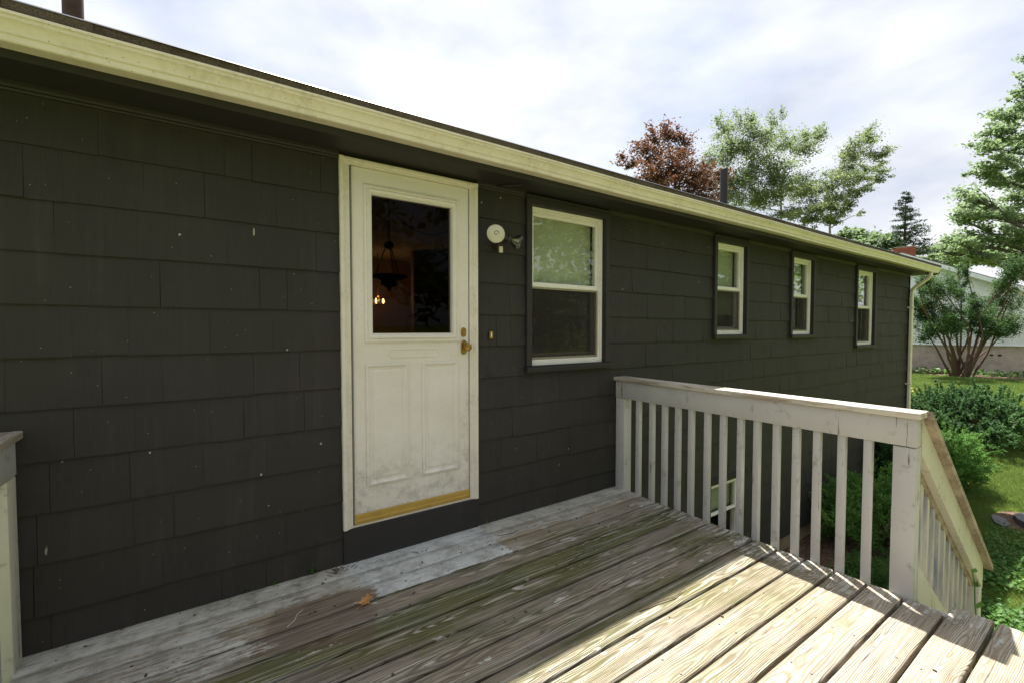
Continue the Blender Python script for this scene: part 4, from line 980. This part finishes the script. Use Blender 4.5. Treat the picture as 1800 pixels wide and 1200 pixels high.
# copper maple beyond the far end of the roof
b = PX(1185, 600, 31); tree('maple_tree', 'copper red maple rising behind the roof', 'tree', (b[0], b[1], gz(b[0], b[1])), 13,
    pads_px([(1172, 235, 26, 26), (1142, 235, 14, 22), (1190, 232, 16, 22), (1135, 270, 34, 26), (1180, 290, 44, 34), (1100, 284, 24, 14), (1205, 262, 22, 24), (1215, 310, 40, 26), (1250, 318, 38, 22), (1150, 320, 60, 30), (1230, 345, 50, 28), (1180, 370, 80, 40), (1275, 300, 16, 10)], 31, 2.2, 1), .15, 24000, F_MAPLE, M_BARK, 11, .32, aspect=.85, sub=9, clump=.34)
b = PX(1370, 600, 36); tree('birch_tree', 'airy green birch with loose drooping sprays behind the roof', 'tree', (b[0], b[1], gz(b[0], b[1])), 14,
    pads_px([(1262, 225, 22, 22), (1300, 212, 26, 18), (1275, 265, 34, 30), (1330, 225, 30, 24), (1366, 205, 16, 18), (1330, 265, 36, 30), (1370, 245, 26, 26), (1300, 310, 40, 34), (1405, 260, 36, 28), (1432, 235, 24, 14), (1380, 300, 30, 26), (1350, 340, 44, 30), (1310, 360, 50, 30), (1265, 330, 26, 40), (1440, 225, 14, 8), (1400, 330, 40, 30), (1250, 280, 20, 24), (1340, 300, 40, 40), (1290, 250, 30, 24)], 36, 2.2, 2), .145, 34000, F_BIRCH, M_BIRCHB, 12, .2, aspect=.7, sub=9, clump=.34)
b = PX(1455, 600, 33); tree('ash_tree', 'yellow green wind blown tree leaning past the birch behind the roof', 'tree', (b[0], b[1], gz(b[0], b[1])), 12,
    pads_px([(1530, 235, 22, 18), (1510, 262, 28, 22), (1545, 272, 22, 18), (1490, 290, 26, 20), (1530, 305, 36, 16), (1555, 312, 14, 10), (1470, 318, 34, 20), (1510, 335, 28, 14), (1420, 335, 30, 18), (1450, 355, 44, 18), (1410, 375, 50, 20), (1480, 365, 26, 14), (1440, 392, 40, 14), (1515, 375, 8, 6)], 33, 2.2, 3), .145, 25000, F_BIRCH, M_BIRCHB, 13, .18, aspect=.55, sub=9, clump=.34)
# far trees
b = PX(1530, 590, 42); tree('far_tree', 'low rounded green tree beside the pine above the roof end', 'tree', (b[0], b[1], gz(b[0], b[1])), 7, pads_px([(1495, 415, 24, 14), (1525, 425, 28, 18), (1550, 425, 22, 14), (1500, 445, 40, 20), (1575, 425, 14, 10), (1545, 460, 40, 24)], 42, 2, 4), .3, 9000, F_DIST, M_BARK, 14, .2, sub=8)
b = PX(1650, 590, 46); tree('far_tree', 'pale layered evergreen between the pine and the tall shade tree', 'tree', (b[0], b[1], gz(b[0], b[1])), 8, pads_px([(1620, 440, 20, 8), (1640, 455, 30, 10), (1665, 438, 26, 10), (1630, 475, 40, 12), (1665, 470, 30, 14), (1690, 455, 30, 14)], 46, 2, 5), .3, 7000, F_DIST, M_BARK, 15, .2, sub=8, flat=.3)
# pine
pb = PX(1585, 600, 40); pz = gz(pb[0], pb[1]); ptop = PX(1585, 348, 40)[2]
root = empty('pine_tree', 'conical sparse pine with tiered branches above the brick chimney', 'tree', (pb[0], pb[1], pz))
mb = MB(); br = mb; mb.tube([(pb[0], pb[1], pz - .3), (pb[0], pb[1], pz + (ptop - pz) * .5), (pb[0], pb[1], ptop)], [.3, .16, .02], 8)
rg = np.random.default_rng(21); Pn = []
for tier in range(22):
    t_ = tier / 21; z0_ = ptop - .15 - (ptop - pz) * .60 * t_; ln = .22 + 2.75 * t_ ** .85
    for k in range(6):
        a = rg.uniform(0, 6.283); l = ln * rg.uniform(.6, 1.15); dz = rg.uniform(-.15, .38) * l; z = z0_ + rg.normal(0, .22)
        p0 = Vector((pb[0], pb[1], z)); p1 = p0 + Vector((l * math.cos(a), l * math.sin(a), dz)); br.tube([p0, p0.lerp(p1, .5) + Vector((0, 0, -.04 * l)), p1], [.035, .025, .008], 4)
        m_ = int(24 + 34 * l); tt = rg.uniform(.3, 1.05, m_)[:, None]
        Pn.append(np.array(p0)[None] * (1 - tt) + np.array(p1)[None] * tt + rg.normal(size=(m_, 3)) * np.array([.14, .14, .08]) * (.6 + .25 * l))
br.build('trunk', M_PINEB, root, smooth=True)
V, Fq_ = leaf_quads(np.concatenate(Pn) - np.array([pb[0], pb[1], pz]), .22, .30, rg, .2); link('crown', np_mesh('crown', V, Fq_), F_PINE, root)
# tall shade tree on the right, behind the neighbouring house
b = PX(1905, 600, 33); lst = []
rg = np.random.default_rng(31)
edge = [(1798, 85), (1785, 115), (1765, 150), (1745, 185), (1722, 215), (1700, 245), (1688, 290), (1676, 330), (1668, 375), (1660, 415), (1670, 440)]
for ex, ey in edge: lst.append((ex + 26, ey + 12, 24, 15))
for py in range(70, 450, 34):
    xl = np.interp(py, [60, 110, 250, 330, 415, 450], [1815, 1800, 1700, 1680, 1660, 1670])
    x = xl + 60
    while x < 2150: lst.append((x + rg.uniform(-12, 12), py + rg.uniform(-12, 12), 40, 20)); x += 62
lst += [(1655, 442, 28, 12), (1700, 452, 40, 16), (1750, 458, 40, 18), (1795, 452, 40, 20), (1690, 425, 36, 14)]
tree('shade_tree', 'tall broad light green shade tree behind the white house', 'tree', (b[0], b[1], gz(b[0], b[1])), 17, pads_px(lst, 33, 3.5, 6), .25, 100000, F_OAK, M_BARK, 16, .55, aspect=.6, sub=7, clump=.45, flat=.55)
# multi-stemmed yew in front of the neighbour
yb = PX(1688, 660, 17.5); yz = gz(yb[0], yb[1])
tree('yew_tree', 'dark multi stemmed yew with bare reddish stems before the white house', 'tree', (yb[0], yb[1], yz), 2,
     pads_px([(1640, 545, 26, 30), (1625, 580, 20, 20), (1650, 500, 24, 26), (1690, 500, 16, 36), (1697, 470, 10, 20), (1680, 560, 26, 28), (1712, 555, 30, 26), (1735, 545, 28, 24), (1760, 570, 26, 22), (1780, 565, 22, 20), (1775, 525, 18, 26), (1770, 490, 20, 30), (1785, 470, 18, 26), (1745, 580, 24, 14), (1615, 540, 18, 30), (1660, 570, 20, 18), (1620, 490, 16, 22), (1610, 520, 12, 30), (1715, 525, 14, 16)], 17.5, .7, 7), .080, 40000, F_YEWT, M_YEWB, 17, .045, aspect=.4, sub=7, stems=.15, clump=.30, flat=1.0)

def shrub(name, label, cx, cy, rx, ry, h, n, F, seed, leaf=.05, spiky=.12, lumps=26, group=None, asp=.28):
    rg = np.random.default_rng(seed); z0 = gz(cx, cy); root = empty(name, label, 'shrub', (cx, cy, z0), group)
    st_ = MB()
    C_ = []; D_ = []
    for k in range(lumps):
        a = rg.uniform(0, 6.283); u_ = rg.uniform(0, 1) ** .5; el = math.acos(min(1, u_)) if k % 3 else rg.uniform(0, .5)
        s_ = rg.uniform(.72, 1.0); d = np.array([math.cos(a) * math.sin(math.pi / 2 - el * .9 + .0), math.sin(a) * math.sin(math.pi / 2 - el * .9), math.sin(el) * .95 + .05])
        c = np.array([rx * d[0] * s_, ry * d[1] * s_, h * (.22 + .70 * min(1, d[2])) * rg.uniform(.78, 1.06)]); 
        st_.tube([(rg.normal(0, .05), rg.normal(0, .05), -.05), (c[0] * .45, c[1] * .45, c[2] * .55), tuple(c)], [.018, .012, .004], 5)
        ns = 22; nl_ = n // (lumps * ns)
        for j in range(ns):   # sprays: short shoots with needles along them
            o_ = rg.normal(size=3) * np.array([rx, ry, h * .55]) * .22; p0 = c + o_
            sd = d + np.array([0, 0, .55]) + rg.normal(size=3) * .5; sd /= np.linalg.norm(sd); L_ = spiky * rg.uniform(.6, 1.5)
            tt = rg.uniform(-.4, 1, nl_)[:, None]; pts = p0[None] + sd[None] * tt * L_ + rg.normal(size=(nl_, 3)) * .016
            C_.append(pts); D_.append(np.repeat(sd[None], nl_, 0))
    C_ = np.concatenate(C_); D_ = np.concatenate(D_); ok = C_[:, 2] > .01; C_ = C_[ok]; D_ = D_[ok]
    V, Fq_ = leaf_quads(C_, leaf, asp, rg, .4, D_); link('foliage', np_mesh('foliage', V, Fq_), F, root); st_2 = st_
    o = bpy.data.meshes.new('stems'); o.from_pydata(st_2.v, [], st_2.fc); o.update(); link('stems', o, M_YEWB, root)
    return root
shrub('yew_shrub', 'wide dark yew hedge bush beyond the stairs', 14.8, -.10, 1.7, 1.15, .98, 60000, F_YEW, 41, .075, .16, 44)
shrub('yew_shrub', 'spreading bright green yew bush beside the flagstones', 10.3, -.52, .72, .42, .90, 44000, F_YEWL, 42, .05, .17, 34)
shrub('yew_shrub', 'dark green yew bush at the foundation seen through the balusters', 7.15, -.62, .70, .52, .80, 40000, F_YEWL, 43, .042, .14, 30)
shrub('yew_shrub', 'shaded yew bush against the house corner behind the post', 9.2, -.32, .62, .36, 1.12, 26000, F_YEW, 44, .05, .16, 24)
shrub('small_shrub', 'low bright green seedling bush at the foot of the deck', 5.75, -.98, .34, .26, .30, 12000, F_YEWL, 45, .034, .09, 16)
shrub('small_shrub', 'leafy bush spilling along the lawn edge by the neighbour', 23.2, -1.4, .9, .6, .55, 12000, F_YEWL, 46, .12, .2, 16, asp=.6)

# ------------------------------------------------------------------ neighbouring house (gable end towards us)
pk = PX(1578, 600, 21.0)[:2]; d2 = (PX(1835, 600, 18.5) - PX(1578, 600, 21.0))[:2]; d2 = d2 / np.linalg.norm(d2); nn = np.array([d2[1], -d2[0]])
if nn @ (camP[:2] - pk) < 0: nn = -nn
HW = 4.6; zf = .58; zg = -.9; ze = 2.58; zp = 4.62
nb = empty('neighbour_house', 'white clapboard house with concrete foundation and low gable roof behind the yew', 'house', (pk[0], pk[1], -.65))
def N(u_, w_, z): return (pk[0] + d2[0] * u_ + nn[0] * w_, pk[1] + d2[1] * u_ + nn[1] * w_, z)
def nprism(mbx, pts, w0, w1):
    n = len(pts); mbx.add([N(u_, w_, z) for w_ in (w0, w1) for u_, z in pts], [tuple(range(n)), tuple(range(n, 2 * n))[::-1]] + [(i, (i + 1) % n, n + (i + 1) % n, n + i) for i in range(n)])
mb = MB(); nprism(mb, [(-HW + .04, zg), (HW - .04, zg), (HW - .04, zf), (-HW + .04, zf)], -.05, -9); mb.build('foundation', M_CONC, nb)
mb = MB()
for u_ in (3.05, 3.30):
    mb = MB(); nprism(mb, [(u_, .10), (u_ + .10, .10), (u_ + .10, .17), (u_, .17)], -.03, -.06); mb.build('foundation_vent', M_DARKMETAL, nb)
mb = MB(); nprism(mb, [(-HW, zf), (HW, zf), (HW, ze), (0, zp), (-HW, ze)], -.03, -9); mb.build('wall', M_CLAP, nb)
z = zf - .03; cb = MB()
k = 0
while z < zp - .1:
    hw = HW if z < ze else HW * (zp - z) / (zp - ze)
    hw2 = HW if z + .105 < ze else HW * max(zp - z - .105, 0) / (zp - ze)
    cb.add([N(-hw, -.03, z), N(hw, -.03, z), N(hw, .0, z), N(-hw, .0, z), N(-hw2, -.03, z + .112), N(hw2, -.03, z + .112), N(hw2, -.018, z + .112), N(-hw2, -.018, z + .112)], [(3, 2, 1, 0), (4, 5, 6, 7), (0, 1, 5, 4), (1, 2, 6, 5), (2, 3, 7, 6), (3, 0, 4, 7)]); z += .11
cb.build('clapboards', M_CLAP, nb, kind='stuff')
mb = MB(); nprism(mb, [(-HW - .02, zf - .06), (HW + .02, zf - .06), (HW + .02, zf - .028), (-HW - .02, zf - .028)], .03, -.04); mb.build('water_table_board', M_CLAP, nb)
sl_ = (zp - ze) / HW
for s_, nm in ((1, 'roof_slope'), (-1, 'roof_slope')):
    mb = MB(); nprism(mb, [(0, zp + .10), (s_ * (HW + .45), zp + .10 - sl_ * (HW + .45)), (s_ * (HW + .45), zp + .02 - sl_ * (HW + .45)), (0, zp + .02)], .32, -9.3); rf = mb.build(nm, M_NROOF, nb)
    mb = MB(); nprism(mb, [(s_ * .002, zp + .06), (s_ * (HW + .44), zp + .06 - sl_ * (HW + .44)), (s_ * (HW + .44), zp - .13 - sl_ * (HW + .44)), (s_ * .002, zp - .13)], .34, .325); mb.build('rake_trim', M_CLAP, rf)
# brick chimney: courses of bricks
cc = PX(1584, 600, 22.2)[:2]; uc = (cc - pk) @ d2; wc = (cc - pk) @ nn
mb = MB(); nprism(mb, [(uc - .36, 3.9), (uc + .36, 3.9), (uc + .36, 5.09), (uc - .36, 5.09)], wc + .29, wc - .29); chm = mb.build('chimney', M_MORTAR, nb, label='red brick chimney with mossy top')
bm_me = None
for cidx in range(14):
    zb = 4.18 + cidx * .068; e_ = .035 if cidx >= 12 else 0
    for (w_, flip) in ((wc + .30 + e_, 0), (wc - .30 - e_, 0)):
        u0 = uc - .40 - e_ + (.1 if cidx % 2 else 0); 
        for j in range(4):
            a_ = max(u0 + j * .21, uc - .40 - e_); b_ = min(u0 + j * .21 + .20, uc + .40 + e_)
            if b_ - a_ < .04: continue
            mb = MB(); nprism(mb, [(a_, zb), (b_, zb), (b_, zb + .058), (a_, zb + .058)], w_ + .02, w_ - .08 if w_ < wc else w_ - .10); mb.build('brick', M_BRICK, chm)
    for sgn in (1, -1):
        for j in range(3):
            wa = wc - .21 + j * .14 + (.03 if cidx % 2 else 0); mb = MB(); uu = uc + sgn * (.37 + e_); nprism(mb, [(uu - .04, zb), (uu + .04, zb), (uu + .04, zb + .058), (uu - .04, zb + .058)], wa + .065, wa - .065); mb.build('brick', M_BRICK, chm)
mb = MB(); nprism(mb, [(uc - .42, 5.13), (uc + .42, 5.13), (uc + .34, 5.19), (uc - .34, 5.19)], wc + .34, wc - .34); mb.build('chimney_crown', M_MORTAR, chm)

# ------------------------------------------------------------------ flagstones, grass, ground cover
for i, (x, y, a, l, w_, lab) in enumerate(((9.38, -1.36, .35, .50, .13, 'long narrow grey flagstone slab nearest the bright yew bush'), (9.74, -1.56, -.2, .36, .16, 'broad grey flagstone slab at the far end of the stone group'), (9.50, -1.60, .5, .38, .12, 'tilted grey flagstone slab between the other two stones'))):
    rg = np.random.default_rng(60 + i); pts = []
    for k in range(9):
        t_ = 6.283 * k / 9; q = rg.uniform(.82, 1.1); px_, py_ = l * .5 * math.cos(t_) * q, w_ * .6 * math.sin(t_) * q
        pts.append((x + px_ * math.cos(a) - py_ * math.sin(a), y + px_ * math.sin(a) + py_ * math.cos(a)))
    mb = MB(); mb.prism(pts, gz(x, y) - .02, gz(x, y) + .055 + .02 * i, axis=2); tag(mb.build('flagstone', M_SLATE), lab, 'stone', 'flagstones on the lawn')
def visible_ground(n, x0, x1, y0, y1, rg, pad=60, pmin=1560):
    x = rg.uniform(x0, x1, n); y = rg.uniform(y0, y1, n)
    z = np.array([gz(a, b_) for a, b_ in zip(x, y)]); P_ = np.stack([x, y, z], 1); v = P_ - camP; d = v @ fw
    px = 900 + 794.8 * (v @ rt) / d; py = 600 - 794.8 * (v @ upv) / d
    ok = (d > .5) & (px > pmin) & (px < 1800 + pad) & (py < 1260)
    return P_[ok], d[ok]
def blades(P_, d, h, wd, rg):
    n = len(P_); a = rg.uniform(0, 6.283, n); hh = h * rg.uniform(.5, 1.3, n); ln = hh * rg.uniform(.2, .9, n); a2 = rg.uniform(0, 6.283, n); s = wd * (1 + d * .06)
    V = np.stack([P_ + np.stack([np.cos(a) * s, np.sin(a) * s, -.02 + 0 * a], 1), P_ - np.stack([np.cos(a) * s, np.sin(a) * s, .02 + 0 * a], 1), P_ + np.stack([np.cos(a2) * ln, np.sin(a2) * ln, hh], 1)], 1)
    return V.reshape(-1, 3), np.arange(3 * n).reshape(-1, 3)
rg = np.random.default_rng(71); VS = []; FS = []; off = 0
def not_bed(P_):
    m1 = ((P_[:, 0] - 6.7) / 3.1) ** 2 + ((P_[:, 1] + .62) / .8) ** 2 > 1.0
    m2 = ((P_[:, 0] - 9.62) / .45) ** 2 + ((P_[:, 1] + 1.5) / .27) ** 2 > 1.0
    m3 = ((P_[:, 0] - 26.2) / 2.1) ** 2 + ((P_[:, 1] - 2.0) / 5) ** 2 > 1.0
    m4 = ~((P_[:, 0] < XE + .1) & (P_[:, 1] > -.1)) & ~((P_[:, 0] < 4.7) & (P_[:, 1] > -4))
    return m1 & m2 & m3 & m4
for (n, x0, x1, y0, y1, h, wd) in ((260000, 4.5, 10, -4.5, .5, .055, .0026), (420000, 9, 17, -5, 3, .06, .0035), (420000, 16, 30, -6, 9, .07, .006)):
    P_, d = visible_ground(n, x0, x1, y0, y1, rg); m_ = not_bed(P_); P_, d = P_[m_], d[m_]
    V, Fq_ = blades(P_, d, h, wd, rg); VS.append(V); FS.append(Fq_ + off); off += len(V)
gr = link('lawn_grass', np_mesh('lawn_grass', np.concatenate(VS), np.concatenate(FS)), F_GRASS); tag(gr, 'short sunlit lawn grass beside the house', 'grass', kind='stuff')
rg = np.random.default_rng(72)
P_, d = visible_ground(60000, 4.7, 9.2, -4.2, -1.35, rg); nzv = np.array([noise.noise(Vector((a_ * 1.7, b_ * 1.7, 4))) for a_, b_ in P_[:, :2]]); keep = rg.uniform(0, 1, len(P_)) < np.clip(1.1 - (P_[:, 0] - 5.8) / 3.2, 0, 1) * np.clip(.55 + 1.6 * nzv, .06, 1); P_ = P_[keep]
P_ = P_ + np.stack([0 * P_[:, 0], 0 * P_[:, 0], rg.uniform(.02, .13, len(P_))], 1); V, Fq_ = leaf_quads(P_, .046, .65, rg, .8)
cv = link('ground_cover', np_mesh('ground_cover', V, Fq_), F_COVER); tag(cv, 'low leafy green ground cover at the foot of the stairs', 'plants', kind='stuff')
P_, d = visible_ground(520, 16.4, 18.2, .3, 3.0, rg); P_ = P_ + np.stack([0 * P_[:, 0], 0 * P_[:, 0], rg.uniform(.05, .40, len(P_))], 1); V, Fq_ = leaf_quads(P_, .08, .7, rg, .6)
wf = link('wildflowers', np_mesh('wildflowers', V, Fq_), F_YEL); tag(wf, 'yellow green wildflowers behind the dark yew hedge', 'flowers', kind='stuff')
P_, d = visible_ground(900, 24.6, 25.8, -3.5, 4, rg); P_ = P_ + np.stack([0 * P_[:, 0], 0 * P_[:, 0], rg.uniform(.03, .28, len(P_))], 1); V, Fq_ = leaf_quads(P_, .13, .7, rg, 1.0)
bp = link('border_plants', np_mesh('border_plants', V, Fq_), F_COVER); tag(bp, 'leafy border plants in front of the mulch bed', 'plants', kind='stuff')
# vine on the stair post
vn = empty('vine', 'green vine shoot climbing the lower stair rail post', 'vine', (4.2, -1.99, -1.5))
mb = MB(); vp = [(4.22, -1.985, -1.45), (4.16, -1.99, -.9), (4.20, -1.99, -.62), (4.12, -1.99, -.45), (4.06, -1.995, -.28), (4.0, -1.99, -.18)]; mb.tube(vp, .004, 5); mb.build('stem', F_YEWL, vn)
for p, a, s_ in ((vp[3], .4, .10), (vp[4], 2.4, .07), (vp[2], 1.0, .09), (vp[5], .2, .06), ((4.3, -2.0, -.60), -.5, .10)):
    d = Vector((math.cos(a), -.3, math.sin(a) - .6)).normalized(); sd = d.cross(Vector((0, 1, .3))).normalized(); p = Vector(p); mb = MB()
    q = [p, p + d * s_ * .4 + sd * s_ * .3, p + d * s_ * 1.1, p + d * s_ * .4 - sd * s_ * .3]; mb.add([x[:] for x in q] + [(x + Vector((0, -.001, 0)))[:] for x in q], [(0, 1, 2, 3), (7, 6, 5, 4)]); mb.build('leaf', F_YEWL, vn)

# ------------------------------------------------------------------ trees across the yard behind the viewer (seen mirrored in the window glass)
for i, (x, y, h, lab) in enumerate(((-5.0, -15, 13, 'broad green yard tree opposite the left end of the house'), (3.5, -17, 15, 'tall green yard tree opposite the door'), (12, -15.5, 14, 'spreading green yard tree opposite the windows'), (21, -17, 14, 'green yard tree opposite the far end of the house'), (33, -14, 12, 'green yard tree beyond the end of the stairs'), (45, -15, 12, 'most distant green yard tree past the house end'))):
    rg = np.random.default_rng(80 + i); pd = []
    for k in range(22):
        a = rg.uniform(0, 6.283); q = rg.uniform(0, 1) ** .5; zz = rg.uniform(.18, 1)
        wq = math.sin(math.pi * min(1, zz * .85 + .12)) * 4.6; pd.append(((x + math.cos(a) * q * wq, y + math.sin(a) * q * wq * .7, -1.4 + zz * h), (1.9, 1.9, 1.4)))
    tree('yard_tree', lab, 'tree', (x, y, gz(x, y)), h * .8, pd, .42, 9000, F_OAK, M_BARK, 90 + i, .28, sub=6, group='trees across the back yard', clump=.5)
